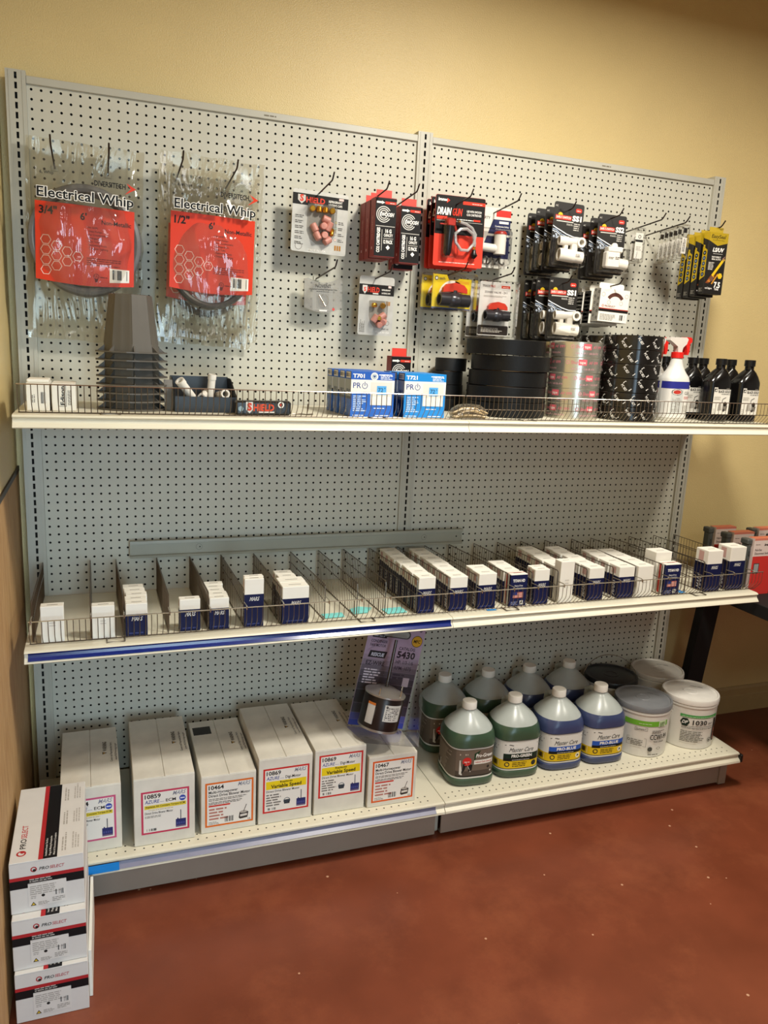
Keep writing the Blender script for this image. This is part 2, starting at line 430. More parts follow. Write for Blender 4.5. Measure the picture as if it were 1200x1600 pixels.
# ------------------------------------------------------------------ gondola shelving
def gondola():
    g = thing('gondola_shelving', 'tall two-bay grey metal gondola rack with pegboard back against yellow wall', 'shelving', 48, 0, 0)
    for X in (0, 48, 96):
        b = MB(); x = X - 48; w = 1.02; sw = 0.13
        zt = 90.4
        def strip(x0, x1, z0, z1): b.add([(x0,0,z0),(x1,0,z0),(x1,0,z1),(x0,0,z1)], [(0,1,2,3)])
        strip(x-w, x-sw, 0, zt); strip(x+sw, x+w, 0, zt)
        zs = [89.8 - k for k in range(0, 87)]
        prev = zt
        for z in zs:
            strip(x-sw, x+sw, z+0.33, prev); prev = z - 0.33
        strip(x-sw, x+sw, 0, prev)
        b.add([(x-w,0,0),(x-w,2.2,0),(x-w,2.2,zt),(x-w,0,zt),(x+w,0,0),(x+w,2.2,0),(x+w,2.2,zt),(x+w,0,zt)],
              [(0,1,2,3),(4,7,6,5),(3,2,6,7),(1,5,6,2)])
        # raised beads beside the slots
        for e in (-0.72, 0.62): b.box(x+e, x+e+0.1, -0.05, 0.0, 0, zt-0.1)
        b.mi = 1; b.box(x-0.5, x+0.5, 0.5, 0.6, 0.5, zt-0.5)
        b.build('upright', [m_greyen, m_dark], g, fix=False)
    for s in (0, 1):
        x0 = s*48 - 48 + 1.03
        b = MB()
        b.add([(x0,.35,6.2),(x0+45.94,.35,6.2),(x0+45.94,.35,89.2),(x0,.35,89.2)], [(0,1,2,3)])
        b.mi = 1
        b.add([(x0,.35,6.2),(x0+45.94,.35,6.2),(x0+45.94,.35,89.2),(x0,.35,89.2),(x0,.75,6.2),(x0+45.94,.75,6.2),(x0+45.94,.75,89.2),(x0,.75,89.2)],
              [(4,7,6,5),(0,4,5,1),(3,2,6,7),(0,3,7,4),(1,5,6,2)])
        b.build('pegboard_back', [m_peg, m_dark], g, fix=False)
        b = MB(); b.bbox(x0, x0+45.94, .05, .9, 89.15, 89.95, .05)
        rl = b.build('top_rail', m_greyen, g)
        p = Print(facing_front(x0+26, 0.05, 89.45)); p.lines(0, 0, 1.6, .3, 1, '77705f'); p.build('maker_mark', rl)
        # base deck with lip, kick plate
        xa = s*48 - 48 + (-.9 if s == 0 else 0.04); xb = xa + (48.86 if s == 0 else 48.4)
        sec = [(0.0, 6.15), (-18.7, 6.15), (-19.0, 6.05), (-19.0, 5.85), (-18.75, 5.65), (-18.85, 5.3), (-19.25, 5.0), (-19.3, 4.72), (-18.6, 4.7), (-18.4, 5.9), (0, 5.9)]
        b = MB(); b.prof(sec, xa, xb)
        dk = b.build('base_deck', m_enamel, g)
        p = Print(facing_up(0, 0, 6.152), 0.003)
        for k in range(int(xb-xa)-1):
            for v in (-17.95, -16.95):
                p.disc(xa+0.9+k, v + (.0), 0.11, '17140f', 1, 8)
        p.build('peg_holes', dk)
        b = MB(); b.box(xa+.5, xb-.3, -17.1, -16.9, 0.45, 5.9); b.box(xa+.5, xb-.3, -16.9, -16.2, .45, .6)
        b.build('kick_plate', m_kick, g)
        if s == 0:
            b = MB(); b.prof([(-19.03, 5.84), (-18.79, 5.66), (-18.89, 5.3), (-19.28, 5.02), (-19.32, 5.03), (-18.93, 5.32), (-18.83, 5.66), (-19.06, 5.86)], xa+.3, xb-1.2)
            b.build('label_strip', M('dusty_violet_strip', '7d7d92', 0.35, var=0.05), dk)
            b = MB(); b.prof([(-19.33, 5.95), (-19.33, 4.95), (-19.36, 4.95), (-19.36, 5.95)], xa+1.2, xa+9.2)
            st = b.build('sky_blue_sticker', ink('1f86d6'), dk)
        else:
            b = MB(); b.bbox(xb, xb+.45, -19.4, -18.2, 4.7, 6.0, .15); b.build('end_cap', m_blackpl, dk)
            b = MB(); b.bbox(xb-1.6, xb-.25, -17.35, -16.0, .2, 5.0, .05); b.build('base_foot', m_kick, g)
    for X in (0, 48, 96):
        b = MB(); b.prof([(2.2, 0.05), (-16.0, 0.05), (-16.4, 0.5), (-16.4, 4.6), (2.2, 5.6)], X-48-.4, X-48+.4)
        b.build('base_bracket', m_greyen, g)
gondola()

def shelf(x0, x1, z, label, blue=False):
    t = thing('steel_shelf', label, 'shelf', (x0+x1)/2, 0, z, group='steel shelves of the gondola')
    w = (x1-x0)/2
    sec = [(-0.15, 0), (-17.9, 0), (-18.2, -.06), (-18.35, -.22), (-18.12, -.42), (-18.2, -.75), (-18.5, -1.05), (-18.62, -1.22), (-18.5, -1.32), (-17.9, -1.2), (-17.8, -.3), (-.15, -.3)]
    b = MB(); b.prof(sec, -w, w); dk = b.build('deck', m_enamel, t)
    for e in (-w+.25, w-.25):
        b = MB(); b.prof([(-.12, -.35), (-17.0, -.35), (-17.0, -1.0), (-.12, -3.2)], e-.08, e+.08); b.build('shelf_bracket', m_greyen, t)
    if blue:
        b = MB(); b.prof([(-18.37, -.22), (-18.15, -.43), (-18.24, -.74), (-18.54, -1.03), (-18.58, -1.0), (-18.28, -.72), (-18.19, -.43), (-18.40, -.20)], -w+.35, w-.2)
        b.build('label_strip', M('glossy_blue_strip', '10246e', 0.18, var=0.05), dk)
    return t
shelf(-.3, 47.96, 55.1, 'upper cream steel shelf of the left bay holding nested pots and blue boxes')
shelf(48.02, 96.2, 55.1, 'upper cream steel shelf of the right bay holding tape rolls and oil bottles')
shelf(-.3, 47.6, 31.05, 'lower steel shelf of the left bay with a blue label strip', True)
shelf(47.66, 96.0, 31.05, 'lower cream steel shelf of the right bay with divided bins')

def fence(x0, x1, z, label, mid=False):
    t = thing('wire_fence', label, 'fence', x0, 0, z, group='wire fences along the shelf fronts')
    L = x1-x0
    prof = [(-16.4, .03), (-17.1, .75), (-17.4, 1.15), (-17.5, 1.5), (-17.5, 2.8)]
    b = MB(); n = int(L/.6)
    for i in range(n+1):
        x = .1 + (L-.2)*i/n
        b.tube([(x, y, zz) for y, zz in prof], .042, 4)
    b.build('upright_wires', m_wire, t)
    b = MB(); b.tube([(0, -17.5, 2.85), (L, -17.5, 2.85)], .065, 6); b.build('top_rail', m_chrome, t)
    b = MB(); b.tube([(0, -16.4, .06), (L, -16.4, .06)], .06, 5); b.build('foot_rail', m_wire, t)
    if mid:
        b = MB(); b.tube([(0, -17.36, 1.3), (L, -17.36, 1.3)], .05, 5); b.build('middle_rail', m_wire, t)
    for x in (L*.18, L*.78):
        b = MB(); b.tube([(x-.9, -16.35, .1), (x-.9, -17.7, .12), (x+.9, -17.7, .12), (x+.9, -16.35, .1)], .07, 5)
        b.build('clip', m_wire, t)
fence(.1, 47.6, 55.1, 'wire fence along the upper shelf in front of the nested pots and blue boxes')
fence(47.75, 96.0, 55.1, 'wire fence along the upper shelf in front of the tape rolls and oil bottles', True)
fence(.1, 47.2, 31.05, 'wire fence along the lower shelf above the blue label strip')
fence(47.3, 97.2, 31.05, 'wire fence along the lower shelf in front of the right-hand carton bins')

def divider(first=[None], z=31.05):
    xs = [.6, 6.0, 9.0, 13.9, 18.0, 22.0, 26.3, 31.3, 35.2, 38.8, 42.6, 46.8, 51.0, 54.8, 58.9, 62.8, 66.7, 70.9, 75.75, 79.2, 82.6, 86.4, 91.2, 95.2]
    where = ['at the far left end of the lower shelf', 'just left of the second plain white carton', 'just left of the row of five small cartons nearest the left wall',
             'in the empty gap left of the single small navy carton', 'between the single navy carton and the second row of five', 'between the second row of five and the tall navy carton', 'between the tall navy carton and the wide navy carton',
             'right of the wide navy carton, before the first cyan slip', 'between the first and second cyan slips', 'between the second and third cyan slips', 'left of the long carton row that is nearest the rack centre', 'between the two long carton rows at the rack centre',
             'right of the long carton row behind the shelf joint', 'between the pair of cartons and the upright flag carton row', 'right of the flag-printed carton row near the shelf joint', 'left of the tall narrow plain white carton',
             'between the tall plain white carton row and the next navy row', 'between the two deep navy rows of the right bay', 'left of the all-white carton row in the right bay', 'right of the all-white carton row',
             'right of the flag-printed carton at the right end', 'left of the tall navy carton with the empty bay beside it', 'between the last two tall navy cartons', 'at the far right end of the lower shelf']
    fr = [.4, 6.1, 9.4, 14.1, 18.4, 22.4, 26.6, 31.9, 35.9, 39.5, 43.6, 47.8, 51.7, 56.2, 59.7, 63.6, 68.1, 72.3, 75.9, 80.4, 84.8, 87.8, 91.8, 95.5]
    root = None
    for x, wh, xf in zip(xs, where, fr):
        rz = math.degrees(math.atan2(xf - x, 15.5))
        lab = 'wire shelf divider ' + wh
        if root is None:
            root = thing('wire_divider', lab, 'shelf divider', x, 0, z, rz, group='wire dividers on the lower shelf')
            b = MB()
            for i in range(26): 
                y = -.6 - 15.3*i/25; b.tube([(0, y, .08), (0, y, 4.4)], .042, 4)
            b.build('bars', m_wire, root)
            b = MB(); b.tube([(0, -.6, .08), (0, -.6, 4.4), (0, -15.7, 4.4), (0, -15.95, 4.25), (0, -16.0, 4.0), (0, -16.0, .3), (0, -15.8, .08)], .07, 5, closed=True)
            b.build('frame', m_wire, root)
            b = MB(); b.tube([(0.05, -.6, 2.9), (0.05, -9, 2.9), (0.05, -16.0, 2.3), (0.05, -17.4, 2.7)], .05, 5); b.build('cross_rail', m_wire, root)
            b = MB(); b.tube([(0, -16.0, 3.0), (0, -17.3, 3.05), (0, -17.62, 2.95), (0, -17.62, 2.6)], .07, 5)
            b.build('fence_clip', m_chrome, root)
        else: dup(root, lab, x, 0, z, rz=rz)
divider()

def hooks():
    b = MB()
    root = None
    spec = [(3.6, 82.2, 'left hook of the pair holding the bagged conduit nearest the left wall'), (9.2, 82.1, 'right hook of the pair holding the bagged conduit nearest the left wall'),
            (16.7, 82.3, 'left hook of the pair holding the second conduit bag'), (22.5, 82.1, 'right hook of the pair holding the second conduit bag'),
            (33.4, 82.1, 'hook holding the wide silver card of pink caps'), (34.1, 72.6, 'hook holding the small clear curved packet'), (41.0, 72.6, 'hook holding the narrow silver card of pink caps'),
            (40.1, 81.9, 'hook holding the left stack of black and red cartridge boxes'), (43.9, 82.0, 'hook holding the right stack of cartridge boxes, beside the centre upright'),
            (51.0, 82.2, 'hook holding the black and red pump gun cards'), (57.6, 82.4, 'bare hook above the float switch pack'), (50.9, 73.7, 'hook holding the yellow valve packs'),
            (57.5, 73.6, 'hook holding the white valve packs with red handles'), (65.6, 82.3, 'hook holding the upper row of black twin-pipe switch cards'), (66.0, 73.2, 'hook holding the lower row of black twin-pipe switch cards'),
            (72.9, 82.2, 'hook holding the black single-fitting switch cards'), (74.0, 73.5, 'hook holding the white hole-edged packs'), (79.7, 82.3, 'long hook with two tiny clear packs near its base'),
            (83.7, 82.3, 'long hook carrying the row of small clear bags'), (89.8, 82.3, 'hook at the right upright holding black and yellow sealant boxes')]
    for X, Z, lab in spec:
        lab = 'dark steel peg' + lab if lab.startswith('hook') else 'dark steel peg ' + lab
        Zb = Z - 1.35
        if root is None:
            root = thing('peg_hook', lab, 'hook', X, 0, Zb, group='peg hooks on the pegboard')
            b = MB(); b.tube([(0, .3, .0), (0, -.1, 0), (0, -8.2, .75), (0, -8.5, .95), (0, -9.0, 1.5)], .095, 6); b.build('prong', m_hook, root)
            b = MB(); b.bbox(-.4, .4, .2, .34, -.3, .3, .04); b.build('back_plate', m_greyen, root)
        else: dup(root, lab, X, 0, Zb)
hooks()
# ================================================================== goods hanging on the pegboard
from mathutils import noise as mnoise
def rrect(x0, z0, x1, z1, r, n=4):
    o = []
    for cx, cz, a in ((x1-r, z1-r, 0), (x0+r, z1-r, 90), (x0+r, z0+r, 180), (x1-r, z0+r, 270)):
        for k in range(n+1):
            t = math.radians(a + 90*k/n); o.append((cx + r*math.cos(t), cz + r*math.sin(t)))
    return o
def card(name, w, h, col, parent, r=.25, t=.05, y=0.0):
    b = MB(); b.prism(rrect(-w/2, 0, w/2, h, r), y, y+t)
    return b.build(name, M('card_' + col, col, .4, var=.02, vscale=20), parent)
def blister(name, x0, x1, z0, z1, dep, parent, b=.25, mat=None):
    m = MB(); m.bbox(x0, x1, -dep, -.02, z0, z1, b); return m.build(name, mat or m_clear, parent)

m_film = clear('crinkled_bag_film', tint='f7f5ef', gloss=0.04, rough=0.07, edge=0.55, bump=0.8, bscale=7, haze=0.03, stretch=(1.6, 1, .4))
m_conduit = M('grey_conduit', '6a6a6c', .45, var=.1, vscale=60)
m_conduit2 = M('charcoal_conduit', '46484a', .4, var=.1, vscale=60)

def whip(X, d, Z, w, h, size, cw, ch, cz, R, cc, cmat, label, ry, seed, th=1.0):
    t = thing('bagged_conduit', label, 'conduit bag', X, -d, Z, ry=ry, group='bagged conduit coils on the pegboard')
    b = MB(); b.sm = True
    for k in range(3):
        b.tube([(R*math.cos(a), (-.75 - k*.8 + .1*math.sin(2*a+k))*th, cc + R*math.sin(a)) for a in [2*PI*i/40 for i in range(40)]], .5*min(1, th*1.15), 8, closed=True)
    b.build('conduit_coil', cmat, t)
    def sheet(front):
        nx, nz = 30, 46; vs = []; fs = []
        for j in range(nz+1):
            for i in range(nx+1):
                u = i/nx*2-1; v = j/nz
                edge = (1-abs(u)**6) * (1 - abs(2*v-1)**8)
                ex = u*w/2; ez = v*h
                rr = math.hypot(ex/(R+1.0), (ez-cc)/(R+1.3))
                bul = 1/(1+math.exp((rr-1.0)*7))
                nz_ = mnoise.fractal(Vector((ex*.30+seed, ez*.22, seed*3.1 + front*7)), 1.0, 2.1, 4)
                fold = abs(mnoise.noise(Vector((ex*.55 + ez*.12, ez*.18, seed+5))))
                y = ((-.5 - 3.2*bul)*th if front else .05) - (abs(nz_)*.45 + fold*.6)*edge*(1.0 if front else -.1)*th
                ex += .22*mnoise.noise(Vector((ez*.6, seed, 2))) * abs(u)
                vs.append((ex, y*edge - .3*(1-edge), ez + .2*mnoise.noise(Vector((ex*.5, seed, 9)))*(abs(2*v-1)**4)))
        for j in range(nz):
            for i in range(nx):
                a = j*(nx+1)+i; fs.append((a, a+1, a+nx+2, a+nx+1))
        return vs, fs
    b = MB(); b.sm = True
    b.add(*sheet(1)); bg = b.build('clear_bag', m_film, t, fix=False, smooth=180)
    b = MB(); b.sm = True; b.add(*sheet(0)); b.build('bag_back', m_film, bg, fix=False, smooth=180)
    # red insert card, bowed over the coil
    def bow(u, v, hh): return (u, -2.85*th - .3*th*math.cos(u/cw*PI) - hh, cz + v + (-.35*math.cos(u/cw*PI) if v < 0.5 else 0))
    p = Print(bow)
    hw = cw/2
    p.rect(-hw, 0, hw, ch, ink('d63a1c', .35), 0, 12)
    ins = p.build('red_insert_card', t)
    p = Print(bow); K = '1a1a1a'
    p.text(size, -hw+.4, ch-1.25, .8, K, bold=2); p.text("6'", -.55, ch-1.5, .72, K, bold=2)
    p.text('Non-Metallic', hw-.35, ch-1.75, .46, K, al='r', w=3.1)
    p.text('Use with:', .1, ch-2.3, .22, '6d1509'); 
    for i, s_ in enumerate(('Heat Pumps', 'Air Conditioners', 'Refrigeration', 'Hot Tubs', 'Swimming Pools', 'Outdoor Lighting')):
        p.text('- ' + s_, .15, ch-2.7-.36*i, .2, '6d1509')
    p.lines(.1, 1.9, 4.0, 2.8, 4, '8a1c0e')
    for i, j in ((0,0),(0,1),(0,2),(0,3),(1,0),(1,1),(1,2),(2,1),(2,2),(3,1.5)):
        cx = -hw+1.05+i*1.08; cz_ = 1.0+j*1.06+(i % 2)*.5 if i < 3 else 2.7
        p.disc(cx, cz_, .56, 'f3ddd2', 2, 6, .49)
    p.disc(1.1, .75, .3, '6d1509', 2, 16, .24); p.text('UL', 1.1, .65, .22, '6d1509', al='c'); p.lines(1.5, .65, 2.4, .85, 1, '6d1509')
    p.barcode(hw-2.6, .45, hw-.5, 1.75)
    p.build('card_printing', ins)
    p = Print(lambda u, v, hh: (u, -4.25*th-.1-hh - .18*th*math.cos(u/cw*PI), v))
    zt = cz + ch + .25
    p.text('Electrical Whip', -hw+.25, zt, 1.0, 'f4f1ea', w=cw-.38, bold=5, lay=1); p.text('Electrical Whip', -hw+.3, zt, 1.0, '111111', w=cw-.45, bold=1.2, lay=3)
    p.text('DIVERSITECH', hw-4.2, zt+1.75, .52, '151515', w=3.2, bold=2)
    p.poly([(hw-.9, zt+2.4), (hw+.1, zt+1.9), (hw-1.1, zt+1.2), (hw-.45, zt+1.85)], 'd63a1c', 2)
    p.text('6, Whip', -hw+.6, zt+2.3, .3, '333333')
    p.build('bag_printing', bg)
    return t
whip(6.35, 1.0, 62.1, 12.3, 21.4, '3/4"', 10.2, 8.1, 6.4, 5.45, 10.9, m_conduit, 'clear bag of thick grey conduit with red card, nearest the left wall', 1.5, 1)
whip(20.0, 3.2, 62.9, 11.7, 20.4, '1/2"', 9.5, 8.3, 5.6, 4.3, 8.2, m_conduit2, 'front clear bag of thin charcoal conduit with red card, right of the grey coil', 1.8, 2.7, .6)
whip(19.75, .25, 62.2, 11.6, 20.2, '1/2"', 9.4, 8.3, 5.3, 4.2, 8.0, m_conduit2, 'rear clear bag of thin charcoal conduit, mostly hidden behind its twin', 2.6, 4.9, .6)

# --- pink and brass locking caps on silver cards
m_pink = M('pink_rubber', 'cf8f80', .45, var=.03); m_brass = M('brass', 'd8a53a', .22, metal=.95, var=.05)
m_silver = M('silver_foil_card', 'c2c0b8', .35, metal=.25, var=.06, vscale=40)
def shield_card(X, d, Z, w, h, label, big, ry):
    t = thing('locking_cap_pack', label, 'blister pack', X, -d, Z, ry=ry)
    b = MB(); b.prism(rrect(-w/2, 0, w/2, h, .3), 0, .05); c = b.build('backing_card', m_silver, t)
    p = Print(facing_front(0, 0, 0)); z0 = h-1.75 if big else h-2.3; bh = 1.3
    p.rect(-w/2, z0, w/2, z0+bh, '15120f')
    k = w/7.0
    sx = -w/2+.45*k*1.4
    p.poly([(sx, z0+bh*.88), (sx+.95*k, z0+bh*.88), (sx+.95*k, z0+bh*.4), (sx+.48*k, z0+.1), (sx, z0+bh*.4)], 'c9c6bf', 2)
    p.text('S', sx+.48*k, z0+.42, .72*k, 'd8402a', al='c', bold=3, lay=3)
    p.text('HIELD', sx+1.05*k, z0+.34, .62, 'd8402a', w=2.35*k, bold=2)
    p.rect(sx+2.1*k, z0+.12, sx+3.2*k, z0+.24, 'e8e4da', 2)
    p.text('REFRIGERANT', w/2-2.5*k, z0+.62, .26*k, 'e8e4da', w=1.75*k, bold=2); p.text('LOCKING CAPS', w/2-2.5*k, z0+.22, .26*k, 'e8e4da', w=1.75*k, bold=2)
    p.rect(w/2-1.2*k, z0+.98, w/2-.6*k, z0+1.24, 'e8c8c0', 2)
    if big:
        for i in range(6): p.lines(-w/2+.4, z0-1.5-i*.62, -w/2+1.55, z0-1.1-i*.62, 2, '55524c')
        for i, c_ in enumerate(('e6dfa8', 'b9dcc9', 'd8d2c4', 'e5c9bf')):
            p.rect(w/2-1.6, z0-1.75-i*.68, w/2-1.3, z0-1.45-i*.68, '6a665e', 2); p.rect(w/2-1.57, z0-1.72-i*.68, w/2-1.33, z0-1.48-i*.68, c_, 3)
            p.lines(w/2-1.15, z0-1.8-i*.68, w/2-.35, z0-1.4-i*.68, 2, '55524c')
        p.disc(-w/2+.95, .65, .45, '8a857c', 2, 18, .38); p.text('MADE IN USA', -.2, .18, .26, 'e9e6df', al='c', bold=1)
        bx, bz, bw, bh_ = .1, 1.0, 1.75, 4.6
    else:
        p.lines(-w/2+.2, .3, -w/2+.95, 1.9, 6, '6a665e', vert=True); p.text('VISIT US', .9, .75, .18, '3a3733'); p.disc(1.6, 1.6, .3, '8a857c', 2, 16, .24)
        p.text('MADE IN USA', 1.0, .3, .22, 'e9e6df', al='c')
        bx, bz, bw, bh_ = .15, .9, 1.1, 3.4
    for i in range(3): p.rect(w/2-1.5*k+.3*i*k, (h-3.5 if not big else .55), w/2-1.28*k+.3*i*k, (h-3.0 if not big else 1.15), 'a8742c', 2)
    p.build('card_printing', c)
    # clear shield-shaped bubble
    pts = [(bx-bw, bz+bh_), (bx+bw, bz+bh_), (bx+bw, bz+1.5), (bx+bw*.75, bz+.6), (bx+bw*.3, bz+.08), (bx-bw*.3, bz+.08), (bx-bw*.75, bz+.6), (bx-bw, bz+1.5)]
    m = MB(); m.prism(pts[::-1], -1.05, -.03); m.build('blister', m_clear, t)
    q = MB(); q.prism([(x*.97, z) for x, z in pts][::-1], -.025, -.012); q.build('bubble_back', M('grey_bubble_back', '8d8a80', .6, var=.1), c)
    def cap(nm, mat, x, z, y, ax, r, L):
        v = Vector(ax).normalized(); o = Vector((x, y, z))
        g = MB(); g.tube([o - v*L/2, o - v*(L/2-.08), o + v*(L/2-.08), o + v*L/2], [r*.8, r, r, r*.8], 14); g.build(nm, mat, t)
    def pink(x, z, ax, y=-.45, L=1.0, r=.42): cap('pink_cap', m_pink, x, z, y, ax, r, L)
    if big:
        for i, x in enumerate((-1.25, -.4, .4, 1.25)): cap('brass_cap', m_brass, x+.1, 5.05, -.5, ((0,1,0) if i in (0, 3) else (0,.1,1)), .36, .66)
        pink(-.75, 2.9, (.55,-.2,-1)); pink(-.35, 1.95, (.55,-.3,-1), y=-.55); pink(.35, 3.2, (.1,1,.1), y=-.55); pink(.5, 2.15, (.1,1,.1), y=-.6)
        pink(1.05, 3.25, (.5,-.2,1.2), L=1.15); pink(.7, 4.0, (1,0,-.3)); pink(.95, 1.55, (1,.3,.6)); cap('brass_cap', m_brass, 1.5, 2.6, -.4, (.3,.5,1), .25, .9)
    else:
        cap('brass_cap', m_brass, -.4, 3.75, -.5, (1,.2,.1), .3, .6); cap('brass_cap', m_brass, .75, 3.75, -.5, (.2,1,.3), .36, .5)
        pink(-.2, 2.1, (.6,-.2,1)); pink(.7, 2.4, (1,.2,.7)); pink(.35, 1.35, (.1,1,.2), y=-.5, r=.38); pink(.95, 1.75, (.5,1,.3), y=-.45); cap('brass_cap', m_brass, .25, 2.15, -.75, (.2,1,.2), .3, .3)
    return t
shield_card(33.5, 2.5, 74.0, 7.0, 7.2, 'wide silver blister card of pink and brass refrigerant caps', True, 1.5)
shield_card(41.2, 2.9, 64.5, 4.7, 7.3, 'narrow silver blister card of pink caps below the cartridge boxes', False, .5)

# --- clear curved packet
def novent():
    t = thing('clear_key_packet', 'small clear curved packet with a metal ring below the wide silver card', 'blister pack', 34.5, -1.6, 67.0, ry=-1)
    top = [(-2.45 + 4.9*i/10, 4.35 - .75*math.sin(PI*i/10) if 0 < i < 10 else 4.0) for i in range(11)]
    bot = [(2.45 - 4.9*i/10, .55 - .6*math.sin(PI*i/10)) for i in range(11)]
    b = MB(); b.prism(top[::-1] + bot[::-1], -.35, 0); b.build('clear_shell', clear('grey_clear_shell', tint='dcdcda', gloss=.05, rough=.15, edge=.4, haze=.22), t)
    p = Print(facing_front(0, -.02, 0)); p.rect(-1.3, .25, 1.35, 3.3, 'c8c7c1', 0); p.rect(-.8, .45, .85, 2.3, 'b3b2ad', 1)
    c = p.build('insert_card', t)
    p = Print(facing_front(0, -.37, 0)); p.text('NOVENT', 0, 3.0, .42, '2a2a2a', al='c', w=2.0, bold=.5); p.text('Universal Locking Refrigerant Key', 0, 2.72, .17, '2a2a2a', al='c', w=3.6)
    p.lines(-.9, 2.5, .9, 2.62, 1, '3a3a3a'); p.disc(1.35, .42, .17, 'd0504a'); p.rect(-.5, .13, .5, .3, 'efece4')
    p.build('packet_printing', c)
    b = MB(); b.tube([(.15+.55*math.cos(a), -.25, 1.45+.75*math.sin(a)) for a in [2*PI*i/20 for i in range(20)]], .06, 6, closed=True); b.build('wire_ring', m_chrome, t)
    b = MB(); b.tube([(-.55, -.22, 2.1), (.3, -.22, .75)], .16, 8); b.build('metal_key', m_chrome, t)
novent()

# --- boxes of cartridges
m_redcart = M('dark_red_carton', '8e2620', .5, var=.05)
def cartridge_box(label, X, d, Z):
    t = thing('cartridge_box', label, 'box', X, -d, Z, group='hanging cartridge boxes')
    b = MB(); b.bbox(-1.35, 1.35, 0, 1.75, 0, 6.9, .03); c = b.build('carton', m_redcart, t)
    b = MB(); b.prism([(-1.0, 6.9), (1.0, 6.9), (1.0, 7.9), (-1.0, 7.9)], .85, .9); b.build('hang_tab', M('bright_red_card', 'd8392a', .45, var=.03), t)
    p = Print(facing_front(0, 0, 0))
    p.rect(-1.33, .08, 1.35, 6.82, '121010'); p.rect(-.1, 6.15, 1.3, 6.45, 'd03a28', 2); p.lines(.5, 6.24, 1.2, 6.38, 1, 'f0d8d0', 3)
    p.rect(-1.2, 6.2, -.5, 6.42, 'f0ece4', 2); p.poly([(-.55, 6.5), (-.15, 6.3), (-.55, 6.1)], 'f0ece4', 2)
    for r_ in (.95, .72, .5): p.disc(-.25, 4.95, r_, 'd9d6cf', 2, 22, r_-.1, 30, 330)
    p.text('SWOOSH', -.75, 4.75, .42, 'f2efe8', w=1.85, bold=3, ital=.3, lay=3)
    p.rect(-1.2, 3.55, 1.25, 3.63, 'b9b5ad', 2); p.rect(-.42, .75, -.35, 3.2, 'b9b5ad', 2)
    p.text('CO2 CARTRIDGES', -.65, .5, .38, 'f2efe8', w=2.9, bold=3, rot=90)
    p.text('16 G', .45, 2.85, .42, 'f2efe8', al='c', w=.8, bold=3); p.text('CAPACITY', .45, 2.4, .32, 'f2efe8', al='c', w=1.15, bold=2)
    p.rect(-.2, 2.15, 1.1, 2.22, 'b9b5ad', 2); p.text('12 PACK', .45, 1.6, .4, 'f2efe8', al='c', w=1.2, bold=3)
    p.poly([(.45, 1.42), (.72, 1.13), (.45, .85), (.18, 1.13)], 'f2efe8', 2)
    p.build('front_printing', c)
    p = Print(facing_left(-1.35, 0, 0)); p.text('CO2 CARTRIDGES', -.65, 2.0, .32, 'd9a49a', w=2.8, bold=1, rot=90); p.rect(-1.0, .9, -.75, 1.2, 'e8cfc6'); p.build('side_printing', c)
    return t
cb = cartridge_box('black fronted cartridge box, front of the left hanging stack of three', 40.95, 5.8, 73.9)
dup(cb, 'dark red cartridge box in the middle of the left hanging stack', 40.9, -3.9, 73.8)
dup(cb, 'dark red cartridge box at the back of the left hanging stack, against pegboard', 40.9, -2.0, 73.8)
dup(cb, 'black fronted cartridge box, front of the pair beside the centre upright', 45.0, -3.9, 73.6)
dup(cb, 'dark red cartridge box behind the front one beside the centre upright', 45.0, -1.95, 73.0)
dup(cb, 'black and red cartridge box standing on the upper shelf behind the blue boxes', 44.3, -4.9, 55.12)

